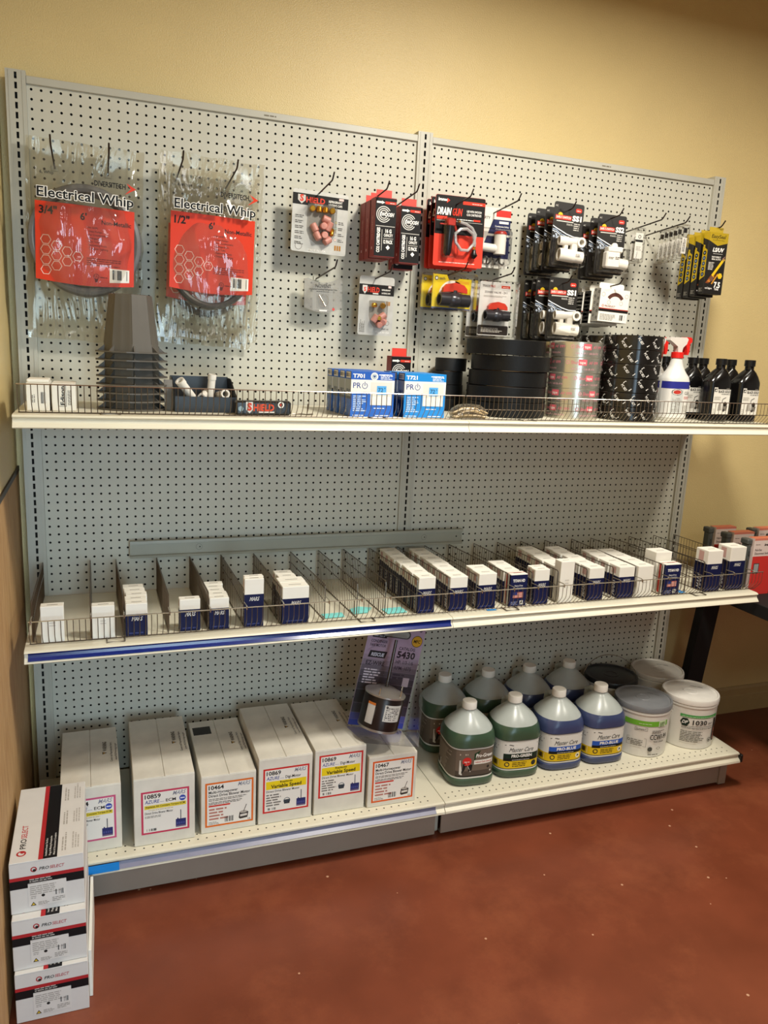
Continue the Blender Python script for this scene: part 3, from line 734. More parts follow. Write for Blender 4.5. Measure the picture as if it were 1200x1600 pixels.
# --- pump gun cards
m_tube = clear('clear_hose', tint='cfcdd6', gloss=.12, rough=.15, edge=.6, haze=.35)
def drain_gun(label, X, d, Z):
    t = thing('pump_gun_pack', label, 'blister pack', X, -d, Z, group='pump gun cards', ry=-.5)
    w, h = 7.0, 8.6
    c = card('backing_card', w, h, 'd5361f', t)
    p = Print(facing_front(0, 0, 0))
    p.poly(rrect(-w/2+.02, 3.9, w/2-.02, h-.02, .24)[:10] + [(-w/2+.02, 3.9), (w/2-.02, 3.9)], '110e0d')
    p.rect(.3, h-.95, w/2-.05, h-.55, 'd5361f', 2); p.lines(1.6, h-.83, 3.2, h-.67, 1, 'f0c8bf', 3)
    p.text('bramec', -w/2+.35, h-.72, .36, 'f2efe8', w=1.3, bold=3, ital=.2); p.poly([(-w/2+1.6, h-.35), (-w/2+2.0, h-.6), (-w/2+1.55, h-.95)], 'd5361f', 2)
    p.text('DRAIN', -w/2+.25, h-2.35, .85, 'f2efe8', w=2.0, bold=3, ital=.25); p.text('GUN', -w/2+2.4, h-2.35, .85, 'd5361f', w=1.4, bold=3, ital=.25)
    p.text('USE WITH SWOOSH', w/2-2.6, h-1.85, .26, 'f2efe8', w=2.1, bold=1); p.text('CO2 CARTRIDGES', w/2-2.6, h-2.25, .26, 'f2efe8', w=2.1, bold=1)
    p.rect(-w/2+.25, h-2.95, -w/2+1.7, h-2.55, 'd5361f', 2); p.lines(-.4, h-2.85, 2.0, h-2.65, 1, 'e8e4da'); p.rect(1.9, h-2.88, 2.9, h-2.66, 'd5361f', 2); p.rect(-w/2+.25, h-3.1, w/2-.3, h-3.05, 'b9b5ad', 2)
    p.lines(-w/2+.8, .42, w/2-1.0, .58, 1, 'f5d8cf', short=.02)
    p.build('card_printing', c)
    b = MB(); b.tube([(-1.85, -.7, 1.2), (-1.85, -.7, 1.6), (-1.7, -.7, 4.8)], [.3, .5, .62], 16); b.build('pump_barrel', M('gunmetal_barrel', '2a2a2c', .22, metal=.5, var=.05), t)
    b = MB(); b.bbox(-2.25, -1.0, -1.2, -.2, 4.7, 5.75, .18); b.box(-3.1, -2.2, -.9, -.7, 4.9, 5.05); b.tube([(-1.1, -.7, 5.2), (-.65, -.7, 4.0)], .15, 6); b.build('red_pump_head', M('red_plastic', 'a3271c', .35, var=.04), t)
    b = MB(); b.tube([(-.3, -.7, 5.4), (.5, -.7, 5.25), (1.4, -.75, 4.8), (1.95, -.8, 4.0), (1.75, -.85, 2.9), (.9, -.9, 2.0), (-.1, -.95, 2.0), (-.9, -1.0, 2.9), (-1.0, -1.0, 3.9), (-.3, -1.0, 4.5), (.6, -1.0, 4.6), (1.5, -.9, 4.1), (1.95, -.7, 3.0), (1.95, -.6, 2.6)], .2, 8)
    b.build('clear_hose', m_tube, t)
    b = MB(); b.tube([(-.55, -.7, 5.4), (-.1, -.7, 5.38)], .17, 8); b.build('brass_fitting', m_brass, t)
    b = MB(); b.tube([(1.95, -.6, 2.7), (1.95, -.6, 2.2)], .18, 8); b.build('brass_fitting', m_brass, t)
    b = MB(); b.tube([(1.95, -.6, 2.2), (1.95, -.6, 1.9), (1.95, -.6, 1.5), (1.9, -.6, 1.1)], [.25, .28, .5, .2], 10); b.build('black_nozzle', m_blackpl, t)
    m = MB(); m.bbox(-2.6, -.4, -1.2, -.02, 1.0, 6.0, .3); m.build('blister', m_clear, t)
    return t
dg = drain_gun('red and black pump gun card with clear hose, front of three', 51.7, 4.2, 73.7)
dup(dg, 'red and black pump gun card, middle of three', 51.65, -2.9, 73.6, ry=-.5)
dup(dg, 'red and black pump gun card, rearmost of three against the pegboard', 51.6, -1.6, 73.5, ry=-.5)

# --- float switch pack
def liberty():
    t = thing('float_switch_pack', 'white and navy pack with grey float switch right of the pump guns', 'blister pack', 57.4, -1.9, 74.2)
    w, h = 5.6, 7.7
    c = card('backing_card', w, h, 'dcd8cc', t)
    p = Print(facing_front(0, 0, 0))
    p.rect(.6, h-1.1, w/2, h-.25, 'c9332b'); p.text('LIBERTY', -1.1, h-1.5, .34, '2a2a30', w=1.7, ital=.2, bold=1, al='c')
    p.poly([(.2, h-1.45), (w/2, h-1.45), (w/2, h-3.3), (-.5, h-3.3)], '23284f'); p.poly([(-.6, h-3.6), (w/2, h-3.6), (w/2, h-6.4), (-1.7, h-6.4)], '23284f')
    p.rect(1.1, h-1.95, 2.5, h-1.65, 'e8e4da', 2); p.text('Condensate Safety', 2.6, h-2.4, .2, 'e8e4da', al='r', w=2.1); p.text('Overflow Switch', 2.6, h-2.75, .2, 'e8e4da', al='r', w=2.0); p.text('SS3', 2.4, h-4.1, .22, 'e8e4da', al='r')
    p.lines(-2.6, 3.8, -1.2, 5.2, 7, '9a958a'); p.build('card_printing', c)
    b = MB(); b.ringtube((-2.3, -.95, 2.5), (.4, -.95, 2.4), .55, .42); b.tube([(.9, -1.0, 1.7), (.9, -1.0, 4.2)], .8, 18); b.build('float_switch_body', m_pvc, t)
    b = MB(); b.tube([(.9, -1.0, 4.2), (.9, -1.0, 4.4), (.9, -1.0, 4.6)], [.85, .85, .7], 18); b.build('red_switch_cap', M('red_plastic'), t)
    b = MB(); b.tube([(-2.2 + .09*i, -.5-.35*math.sin(i*.9), .9 + .45*math.sin(i*.55)) for i in range(46)], .11, 6); b.build('wire_lead', M('dark_grey_lead', '4a4844', .5, var=.1), t)
    blister('blister', -2.6, 2.4, .25, 4.9, 1.9, t, .35)
liberty()

# --- ball valves on cards
m_valve = M('charcoal_valve', '37363a', .28, metal=.25, var=.05)
def valve(t, z, s=1.0):
    b = MB(); b.ringtube((-1.75*s, -.85, z), (-.6*s, -.85, z), .68*s, .5*s); b.tube([(-.7*s, -.85, z), (-.4*s, -.85, z), (.4*s, -.85, z), (.7*s, -.85, z)], [.6*s, .78*s, .78*s, .6*s], 18); b.ringtube((.6*s, -.85, z), (1.75*s, -.85, z), .68*s, .5*s)
    b.tube([(0, -.9, z+.5*s), (0, -.9, z+1.0*s)], .32*s, 12); b.build('valve_body', m_valve, t)
    b = MB(); b.prism([(-1.45*s, z+.75*s), (-1.4*s, z+1.2*s), (-1.0*s, z+1.6*s), (0, z+1.8*s), (1.0*s, z+1.6*s), (1.4*s, z+1.2*s), (1.45*s, z+.75*s), (.5*s, z+.85*s), (-.5*s, z+.85*s)][::-1], -1.15, -.6)
    b.build('red_handle', M('red_handle_plastic', 'cc3a26', .35, var=.04), t)
def yellow_pack(label, X, d, Z):
    t = thing('yellow_valve_pack', label, 'blister pack', X, -d, Z, group='yellow valve packs', ry=.6)
    w, h = 5.5, 4.6
    b = MB(); b.prism([(-w/2, .3), (w/2, .3), (w/2, h-.35), (1.0, h-.35), (.7, h-.6), (-.5, h-.6), (-.8, h), (-w/2, h)], 0, .05); c = b.build('backing_card', M('yellow_card', 'e3c60e', .4, var=.03), t)
    p = Print(facing_front(0, 0, 0)); p.disc(.1, 2.0, 1.95, 'ece6d8', 1, 28, None, 20, 200); p.disc(-w/2+.5, h-.5, .26, '3a3a40'); p.disc(-w/2+.5, h-.5, .16, 'e8e4da', 2); p.text('tech', -w/2+.85, h-.65, .36, '4a4a46', w=.85); p.rect(.4, h-1.0, 2.4, h-.65, 'e0a820'); p.rect(-w/2, .3, w/2, .5, '5a6a9a', 1); p.build('card_printing', c)
    valve(t, 1.45, 1.2)
    blister('clear_clamshell', -w/2-.25, w/2+.25, .1, h+.25, 1.7, t, .3)
    return t
yp = yellow_pack('yellow ball valve pack hanging in front, below the pump gun cards', 51.1, 4.2, 68.0)
dup(yp, 'yellow ball valve pack hanging behind its twin near the centre upright', 50.5, -1.9, 68.0, ry=.6)
def trade_pack(label, X, d, Z):
    t = thing('valve_pack', label, 'blister pack', X, -d, Z, group='white valve packs')
    w, h = 4.7, 7.0
    c = card('backing_card', w, h, 'e2ded6', t)
    p = Print(facing_front(0, 0, 0)); p.text('TRADE', -w/2+.4, h-.7, .3, '4a3a38', w=1.15); p.text('PRO', -w/2+1.6, h-.7, .3, 'c4442e', w=.7); p.rect(.9, h-.75, w/2-.15, h-.4, 'd2492c'); p.lines(1.1, h-.65, 2.1, h-.52, 1, 'f0d5cb', 3)
    p.text('ZONES VALVE - 2V1', .1, h-1.45, .26, '5a4a46', al='c', w=3.4); p.lines(-1.7, h-1.95, 1.8, h-1.7, 2, 'a39c92')
    p.poly(rrect(-w/2+.05, .1, w/2-.05, 1.35, .2), '2a211d'); p.lines(-1.8, .45, 1.9, 1.1, 4, 'cfc8bc'); p.build('card_printing', c)
    valve(t, 2.6, 1.0)
    blister('clear_clamshell', -w/2-.15, w/2+.55, -.25, h+.1, 1.6, t, .2)
    return t
tp = trade_pack('white card valve pack with red handle, front of two', 58.0, 3.2, 65.3)
dup(tp, 'white card valve pack with red handle, rear one half hidden', 57.4, -.9, 65.1)

# --- condensate switch cards
def switch_card(name, title, w, h, fitting):
    t = thing(name, '', 'blister pack', 0, 0, 0)
    c = card('backing_card', w, h, '1d1a17', t, r=.3)
    p = Print(facing_front(0, 0, 0))
    p.rect(-w/2+.3, h-2.15, w*.1, h-1.6, 'cf3a2c'); p.text('SAFE-T-SWITCH', -w/2+.38, h-2.0, .28, 'f4e4dc', w=w*.6-.5, bold=2, lay=3)
    p.disc(-w/2+1.0, h-1.6, .34, 'd9b52a', 1, 14, None, 0, 180); p.text(title, w*.13, h-2.12, .62, 'f2efe8', w=1.4, bold=4)
    p.text('AC', -w/2+.15, h-.6, .2, 'c9c5bc'); p.poly(rrect(w/2-1.25, h-1.05, w/2-.35, h-.55, .2), 'cf3a2c', 1); p.lines(w/2-1.1, h-.88, w/2-.5, h-.72, 1, 'f4d8d0', 3)
    p.rect(-w/2+.5, h-2.4, w*.18, h-2.28, 'c9c5bc', 2); p.lines(-.2, h-2.75, w*.2, h-2.5, 2, 'b9b5ad'); p.lines(w*.2, h-3.3, w/2-.25, h-2.3, 4, 'b9b5ad')
    wave = [(-w/2+.05, h-3.0), (-w/2+.6, h-3.25), (-w/2+1.3, h-3.5), (-w/2+2.2, h-3.85), (w/2-1.2, h-4.1), (w/2-.05, h-4.1)]
    p.line(wave, .12, 'd9dde4'); p.line([(x, z-.3-.1*math.sin(x*5)) for x, z in wave[:4]], .09, '9fb0c8', 2); p.line([(x, z-.55+.15*math.sin(x*7)) for x, z in wave[:3]], .1, 'd9dde4', 2)
    for i in range(9): p.disc(-w/2+.3+p.rng.random()*1.1, h-3.6-p.rng.random()*.8, .1+.08*p.rng.random(), 'c3cedd', 2, 8, .06)
    p.build('card_printing', c)
    fitting(t, w)
    for o_ in KIDS(t):
        if o_.name.split('.')[0] in ('lower_pipe', 'upper_pipe', 'joining_block', 'round_cap', 'moulded_marks', 'switch_body', 'side_pipe', 'top_cap'): o_.scale[1] = .8
    blister('blister', -w/2+.12, w/2+.3, .2, h-4.3, 1.35, t, .25)
    return t
def twin(t, w):
    b = MB(); b.ringtube((-1.35, -.85, 1.55), (.9, -1.05, 1.45), .82, .6); b.ringtube((.5, -1.0, 1.45), (2.1, -1.15, 1.4), .74, .5); b.build('lower_pipe', m_pvc, t)
    b = MB(); b.ringtube((-1.5, -.9, 3.25), (-.2, -1.0, 3.25), .58, .42); b.tube([(-.3, -1.0, 3.25), (1.3, -1.1, 3.3)], .5, 14); b.build('upper_pipe', m_pvc, t)
    b = MB(); b.bbox(-.75, -.15, -1.25, -.5, 1.6, 3.2, .1); b.bbox(.3, 1.2, -1.45, -.6, 1.8, 3.4, .12); b.build('joining_block', m_pvc, t)
    b = MB(); b.ringtube((1.55, -.3, 3.25), (1.55, -1.75, 3.25), .62, .36); b.build('round_cap', m_pvc, t)
    p = Print(facing_front(.75, -1.9, 1.4)); p.lines(0, 0, .8, .4, 3, '5a554e'); p.build('moulded_marks', t)
def single(t, w):
    b = MB(); b.bbox(-1.3, .9, -1.7, -.4, .75, 2.9, .2); b.bbox(-1.1, 1.2, -1.75, -.35, 2.75, 3.5, .15); b.build('switch_body', m_pvc, t)
    b = MB(); b.ringtube((.8, -1.05, 1.45), (2.2, -1.15, 1.35), .7, .45); b.build('side_pipe', m_pvc, t)
    b = MB(); b.tube([(.1, -1.05, 3.4), (.1, -1.05, 3.8), (.1, -1.05, 4.0)], [.5, .45, .25], 14); b.build('top_cap', m_pvc, t)
    p = Print(facing_front(0, -1.72, 0)); p.lines(-1.0, 1.9, -.1, 2.2, 2, '5a554e'); p.lines(.05, 1.9, .8, 2.3, 2, '5a554e'); p.build('moulded_marks', t)
s1 = switch_card('twin_pipe_switch_pack', 'SS1', 4.5, 8.1, twin)
rows = [(65.5, 7.4, 74.4, 'upper row', 1.5, 'frontmost'), (65.7, 5.25, 74.1, 'upper row', .4, 'second'), (65.3, 3.45, 74.1, 'upper row', .6, 'third'), (65.1, 1.7, 73.7, 'upper row', .3, 'rearmost'),
        (66.2, 6.9, 65.1, 'lower row', .2, 'frontmost'), (65.3, 5.15, 65.1, 'lower row', .1, 'second'), (65.6, 3.45, 65.0, 'lower row', .1, 'third'), (65.4, 1.75, 65.0, 'lower row', .1, 'rearmost')]
for i, (X, dd, Z, rw, ry, od) in enumerate(rows):
    lab = f'black card with white twin-pipe switch, {od} in the {rw}'
    if i == 0:
        s1.location = (X*U, -dd*U, Z*U); s1.rotation_euler = (0, math.radians(ry), 0); s1['label'] = lab; s1['group'] = 'black twin-pipe switch cards'
    else: dup(s1, lab, X, -dd, Z, ry=ry)
s2 = switch_card('single_fitting_switch_pack', 'SS2', 4.5, 7.7, single)
for i, (X, dd, Z, od) in enumerate([(73.2, 6.4, 74.2, 'front'), (73.1, 4.7, 73.9, 'middle'), (73.0, 3.0, 73.6, 'rear')]):
    lab = f'black card with one white switch fitting, {od} of three right of the twin-pipe cards'
    if i == 0: s2.location = (X*U, -dd*U, Z*U); s2['label'] = lab; s2['group'] = 'black single-fitting switch cards'
    else: dup(s2, lab, X, -dd, Z)

# --- white boxes with a row of round art at the edges
def arc_box():
    t = thing('strap_pack', 'white pack with brown arc picture, front of the row left of black tape', 'box', 74.3, -7.0, 67.9, ry=2, group='white hanging packs')
    w, h, dp = 4.8, 4.4, 1.55
    b = MB(); b.bbox(-w/2, w/2, 0, dp, 0, h, .04); c = b.build('carton', m_white, t)
    b = MB(); b.prism(rrect(-w/2+.15, h, w/2-.6, h+.8, .3), .7, .75); b.build('hang_tab', m_white, t)
    p = Print(facing_front(0, 0, 0)); p.disc(.1, 2.35, 1.6, '55332a', 1, 22, 1.1, 35, 145); 
    for u, v in ((-1.9, 3.6), (1.9, 3.6), (-.9, 2.6), (1.1, 2.6)): p.disc(u, v, .3, 'b9b2a8', 1, 12, .22)
    p.text('PROSELECT', -w/2+.9, 1.98, .24, '8a4038', w=1.7); p.disc(-w/2+.6, 2.1, .17, 'c0392b', 1, 10, .1)
    p.rect(-w/2, 1.35, w/2, 1.75, '1a1412'); p.rect(-w/2, 1.7, w/2, 1.82, 'b03a2c', 2); p.lines(-w/2+.3, .25, .6, 1.1, 5, '8a857c'); p.barcode(1.0, .3, 2.1, 1.15, bg=None); p.build('front_printing', c)
    p = Print(facing_left(-w/2, 0, 0)); p.rect(-dp, 0.02, 0, h-.02, 'b5b1a8', 0)
    for i in range(5):
        for j in (0, 1): p.disc(-.4-.75*j, .5+i*.85+.3*j, .19, '3a3632', 1, 10, .1)
    p.build('side_printing', c)
    return t
ab = arc_box()
for i, od in enumerate(('second', 'third', 'rearmost')): dup(ab, f'white pack with dotted side, {od} in the row left of the arc picture', 74.0-.15*i, -5.3+1.7*i, 67.6-.1*i, ry=1.5)

# --- tiny clear packs
def mini(label, X, d, Z, dark=False):
    t = thing('small_part_bag', label, 'small bag', X, -d, Z, group='small clear bags' if dark else 'tiny clear packs with white cards')
    w, h = 1.7, 4.6
    b = MB(); b.bbox(-w/2, w/2, -.45, .05, 0, h, .12); b.build('clear_bag', m_clear, t)
    p = Print(facing_front(0, -.2, 0))
    if not dark:
        p.rect(-.65, .5, .6, 3.9, 'e2ded4', 0); p.rect(-.65, 2.7, .6, 3.0, '1a1a1a'); p.disc(0, 3.4, .25, '4a4a4a', 1, 10, .16); p.lines(-.45, 1.6, .4, 2.2, 3, 'b0aba0')
    else:
        p.rect(-.2, .75, .6, 2.9, 'e6e2d8', 0); p.lines(0, 1.0, .45, 2.7, 3, '4a4641', vert=True); p.rect(-.1, 3.5, .5, 4.15, '1e1a1c', 0)
    p.build('paper_label', t)
    b = MB(); b.tube([(-.3, -.05, .35), (-.2, -.05, 1.5)], .1 if dark else .18, 8); b.build('metal_part', m_chrome, t)
    return t
a = mini('tiny clear pack with white card, front of two on the long hook', 78.5, 5.3, 76.3)
dup(a, 'tiny clear pack with white card, rear of two on the long hook', 78.6, -4.3, 76.2)
a = mini('small clear bag with black and white label, front of the row', 84.6, 6.9, 77.1, True)
for i, od in enumerate(('second', 'third', 'fourth', 'fifth', 'rearmost')): dup(a, f'small clear bag, {od} from the front in the row beside yellow boxes', 84.4-.05*i, -6.0+.85*i, 77.0-.08*i)

# --- black and yellow sealant boxes
m_blackcart = M('black_carton', '15120f', .4, var=.05)
def sealant():
    t = thing('sealant_box', 'black and yellow sealant box facing front, first of four at right upright', 'box', 89.6, -8.4, 72.6, group='black and yellow sealant boxes')
    w, h, dp = 3.3, 8.3, 1.1
    b = MB(); b.bbox(-w/2, w/2, 0, dp, 0, h, .03); c = b.build('carton', m_blackcart, t)
    b = MB(); b.prism([(-w/2+.3, h), (w/2-.6, h), (w/2-.6, h+.75), (-w/2+.3, h+.75)], .5, .55); b.build('hang_tab', M('ochre_card', 'b79a1e', .45, var=.04), t)
    Y_ = 'c2a41c'; p = Print(facing_front(0, 0, 0))
    p.poly([(-w/2, h), (-w/2, h-1.1), (-.1, h-1.75), (w/2, h-1.3), (w/2, h)], 'a88e1a'); p.text('EasySeal', -w/2+.35, h-.75, .48, '2a2512', w=2.5, bold=1, ital=.15); p.lines(-w/2+.6, h-1.05, 1.2, h-.92, 1, '6a5a12')
    p.text('LS/UV', -.85, h-2.55, .52, 'f2efe8', w=2.0, bold=3, ital=.2); p.lines(-.7, h-2.85, 1.1, h-2.72, 1, 'b9b5ad')
    p.text('EASY DIRECT', -.85, h-3.35, .2, 'e8e4da', w=1.6, bold=2); p.text('SEAL & DYE', -.85, h-3.65, .2, 'e8e4da', w=1.6, bold=2); p.lines(-w/2+.35, h-5.0, -.2, h-3.9, 6, 'c9c5bc')
    p.poly([(-1.45, 1.5), (-.9, 1.45), (.1, 2.6), (.4, 3.4), (-.2, 3.1)], '7a3d1c', 1); p.poly([(-1.2, 1.7), (-.7, 1.6), (.05, 2.4), (-.25, 2.6)], 'b5702a', 2)
    p.line([(-.4, 2.5), (1.35, 4.9)], .38, 'd9b51e', 3); p.line([(-.35, 1.4), (.55, 2.8)], .2, 'c98a2a', 3); p.disc(-.45, 2.1, .35, '6a4a3a', 4, 10); p.poly([(1.2, 4.5), (1.5, 5.3), (1.0, 4.9)], '8a6a5a', 4)
    p.disc(.95, 2.55, .42, 'd9b51e', 3, 6); p.text('7.5', .1, .95, .75, 'f2efe8', w=1.1, bold=3); p.text('TONS', .25, .6, .25, 'f2efe8', w=.75, bold=2); p.text('nuCalgon', -w/2+.25, .7, .24, 'f2efe8', w=1.2, bold=1); p.build('front_printing', c)
    p = Print(facing_left(-w/2, 0, 0)); p.rect(-dp, h-.7, 0, h, Y_); p.poly([(-dp, h-.7), (0, h-.7), (0, h-1.1)], Y_)
    p.poly([(-dp+.08, 1.9), (-.08, 2.4), (-.08, 5.9), (-dp+.08, 6.5)], Y_); p.poly([(-dp+.08, 6.7), (-dp+.5, 6.1), (-dp+.5, 6.6)], Y_, 2)
    for i, cc in enumerate(('1a1a1a', '23406a', '3a4a5a', '1e2a3a', '2a3a4a')): p.disc(-dp/2, 5.55-.72*i, .3, cc, 2, 14); p.disc(-dp/2, 5.55-.72*i, .13, '8a9ab0', 3, 8)
    p.lines(-dp+.2, .35, -.2, .9, 3, '8a857c'); p.build('side_printing', c)
    return t
sl = sealant()
for i, od in enumerate(('second', 'third', 'rearmost')): dup(sl, f'black and yellow sealant box, {od} of four at right upright', 89.35-.1*i, -7.1+1.25*i, 72.3-.15*i)
# ================================================================== goods standing on the upper shelf
def loft(b, rings, n=32, cx=0, cy=0, split=None):
    "rings [(z, a, b, exponent, dx)] of rounded-square sections"
    vs = []; fs = []; m = len(rings)
    for rg in rings:
        z, a, bb, e = rg[:4]; dx = rg[4] if len(rg) > 4 else 0
        for k in range(n):
            t = 2*PI*k/n - PI/2; c, s_ = math.cos(t), math.sin(t)
            q = (abs(c/a)**e + abs(s_/bb)**e) ** (-1/e)
            vs.append((cx + dx + q*c, cy + q*s_, z))
    base = len(b.v); b.v += vs
    def put(f, mi): b.f.append([base+i for i in f]); b.fm.append(mi); b.fs.append(True)
    for i in range(m-1):
        mi = 0 if split is None or rings[i][0] < split else 1
        for k in range(n): put((i*n+k, i*n+(k+1) % n, (i+1)*n+(k+1) % n, (i+1)*n+k), mi)
    put(tuple(range(n))[::-1], 0); put(tuple((m-1)*n+k for k in range(n)), 0 if split is None else 1)
    return b
def wrap(a, bb, e, turn=0, cx=0, cy=0):
    "maps (distance round from the front, height) onto a rounded-square wall"
    pts = []; N = 240
    for k in range(N+1):
        t = 2*PI*k/N - PI/2 + math.radians(turn); c, s_ = math.cos(t), math.sin(t)
        q = (abs(c/a)**e + abs(s_/bb)**e) ** (-1/e); pts.append((q*c, q*s_))
    L = [0]
    for p, q in zip(pts, pts[1:]): L.append(L[-1] + math.hypot(q[0]-p[0], q[1]-p[1]))
    per = L[-1]
    def fn(u, v, h):
        d_ = u % per; lo, hi = 0, N
        while hi - lo > 1:
            mid = (lo+hi)//2
            if L[mid] <= d_: lo = mid
            else: hi = mid
        f_ = (d_-L[lo]) / (L[hi]-L[lo]); p, q = pts[lo], pts[hi]
        x, y = p[0]+(q[0]-p[0])*f_, p[1]+(q[1]-p[1])*f_
        nx, ny = (q[1]-p[1]), -(q[0]-p[0]); nl = math.hypot(nx, ny)
        return (cx + x + nx/nl*h, cy + y + ny/nl*h, v)
    return fn
ZS = 55.12; ZM = 31.07; ZB = 6.17

def small_white(name, x0, x1, y0, y1, h, label, word=None):
    t = thing(name, label, 'box', (x0+x1)/2, y0, ZS)
    w = (x1-x0)/2
    b = MB(); b.bbox(-w, w, 0, y1-y0, 0, h, .04); c = b.build('carton', m_white, t)
    p = Print(facing_front(0, 0, 0))
    if word: p.frame(-.5, .45, .25, h-.15, .04, '2a2a2a'); p.text(word, .12, .6, .42, '151515', w=h-.85, bold=2, rot=90); p.lines(.4, .6, .75, h-.5, 3, '77726a', vert=True)
    else: p.barcode(.25, .7, .75, 1.9, bg=None); p.lines(-.55, .8, -.2, 1.9, 2, '8a857c', vert=True)
    p.build('front_printing', c)
small_white('white_carton', .72, 2.85, -14.2, -9, 2.75, 'plain white carton at the left end of the upper shelf')
small_white('word_printed_carton', 3.05, 5.3, -14.2, -9, 2.75, 'white carton with an upright black word left of the nested pots', 'Edison')
b = MB(); b.bbox(-.9, 1.15, 0, 3.5, 0, .35, .08); tag(b.build('flat_white_carton', m_white, loc=(1.65, -13.6, ZS+2.76)), 'small flat white carton lying on top of the plain white carton', 'box')

def pots():
    m = M('grey_pot_plastic', '58534b', .5, var=.06, vscale=12); N = 8; dz = .86
    od = ['topmost, showing its whole tapered side', 'second from the top', 'third from the top', 'fourth from the top', 'fifth from the top', 'sixth from the top', 'next to the bottom', 'bottom']
    root = None
    def sh(t): return 1 + .035*math.cos(8*t) + .02*math.cos(16*t + .6)
    for i in range(N):
        z = ZS + .02 + dz*(N-1-i); lab = f'grey tapered riser pot, {od[i]} of the nested stack' if i == 0 else f'grey riser pot showing only its rim, {od[i]} in the nested stack'
        if root is None:
            root = thing('riser_pot', lab, 'pot', 11.0, -9.8, z, group='nested grey riser pots')
            b = MB(); b.lathe([(2.85, .0), (2.85, .12), (2.75, .15), (2.1, 6.0), (2.02, 6.06), (1.3, 6.06), (1.3, 6.03), (2.0, 6.02), (2.07, 5.98), (2.72, .15), (2.82, .0)], 48, shape=sh, close=True); b.build('tapered_wall', m, root)
            b = MB()
            for t in [2*PI*k/8 for k in range(8)]:
                c, s_ = math.cos(t), math.sin(t); b.tube([(2.79*c, 2.79*s_, .95), (2.19*c, 2.19*s_, 5.95)], .04, 4)
            b.build('wall_ribs', m, root)
            b = MB(); o = []
            for k in range(8):
                a = PI/8 + k*PI/4
                for da, q in ((-.22, 3.75), (.22, 3.75)): o.append((q*math.cos(a+da), q*math.sin(a+da)))
            vs = [(x, y, zz) for zz in (0, .14) for x, y in o] + [(2.75*math.cos(math.atan2(y, x)), 2.75*math.sin(math.atan2(y, x)), zz) for zz in (0, .14) for x, y in o]
            n = len(o); fs = []
            for k in range(n):
                j = (k+1) % n; fs += [(k, j, n+j, n+k), (n+k, n+j, 3*n+j, 3*n+k), (j, k, 2*n+k, 2*n+j), (2*n+k, 3*n+k, 3*n+j, 2*n+j)]
            b.add(vs, fs); fl = b.build('rim_flange', m, root)
            for k in range(8):
                t = 2*PI*k/8 + .05; c, s_ = math.cos(t), math.sin(t); g = MB()
                px, py = -s_*.05, c*.05
                g.add([(2.72*c-px, 2.72*s_-py, .14), (3.5*c-px, 3.5*s_-py, .14), (2.66*c-px, 2.66*s_-py, .85), (2.72*c+px, 2.72*s_+py, .14), (3.5*c+px, 3.5*s_+py, .14), (2.66*c+px, 2.66*s_+py, .85)],
                      [(0,1,2), (5,4,3), (0,3,4,1), (1,4,5,2), (2,5,3,0)]); g.build('gusset', m, fl)
        else: dup(root, lab, 11.0 + .012*math.sin(i*2.3), -9.8, z)
pots()

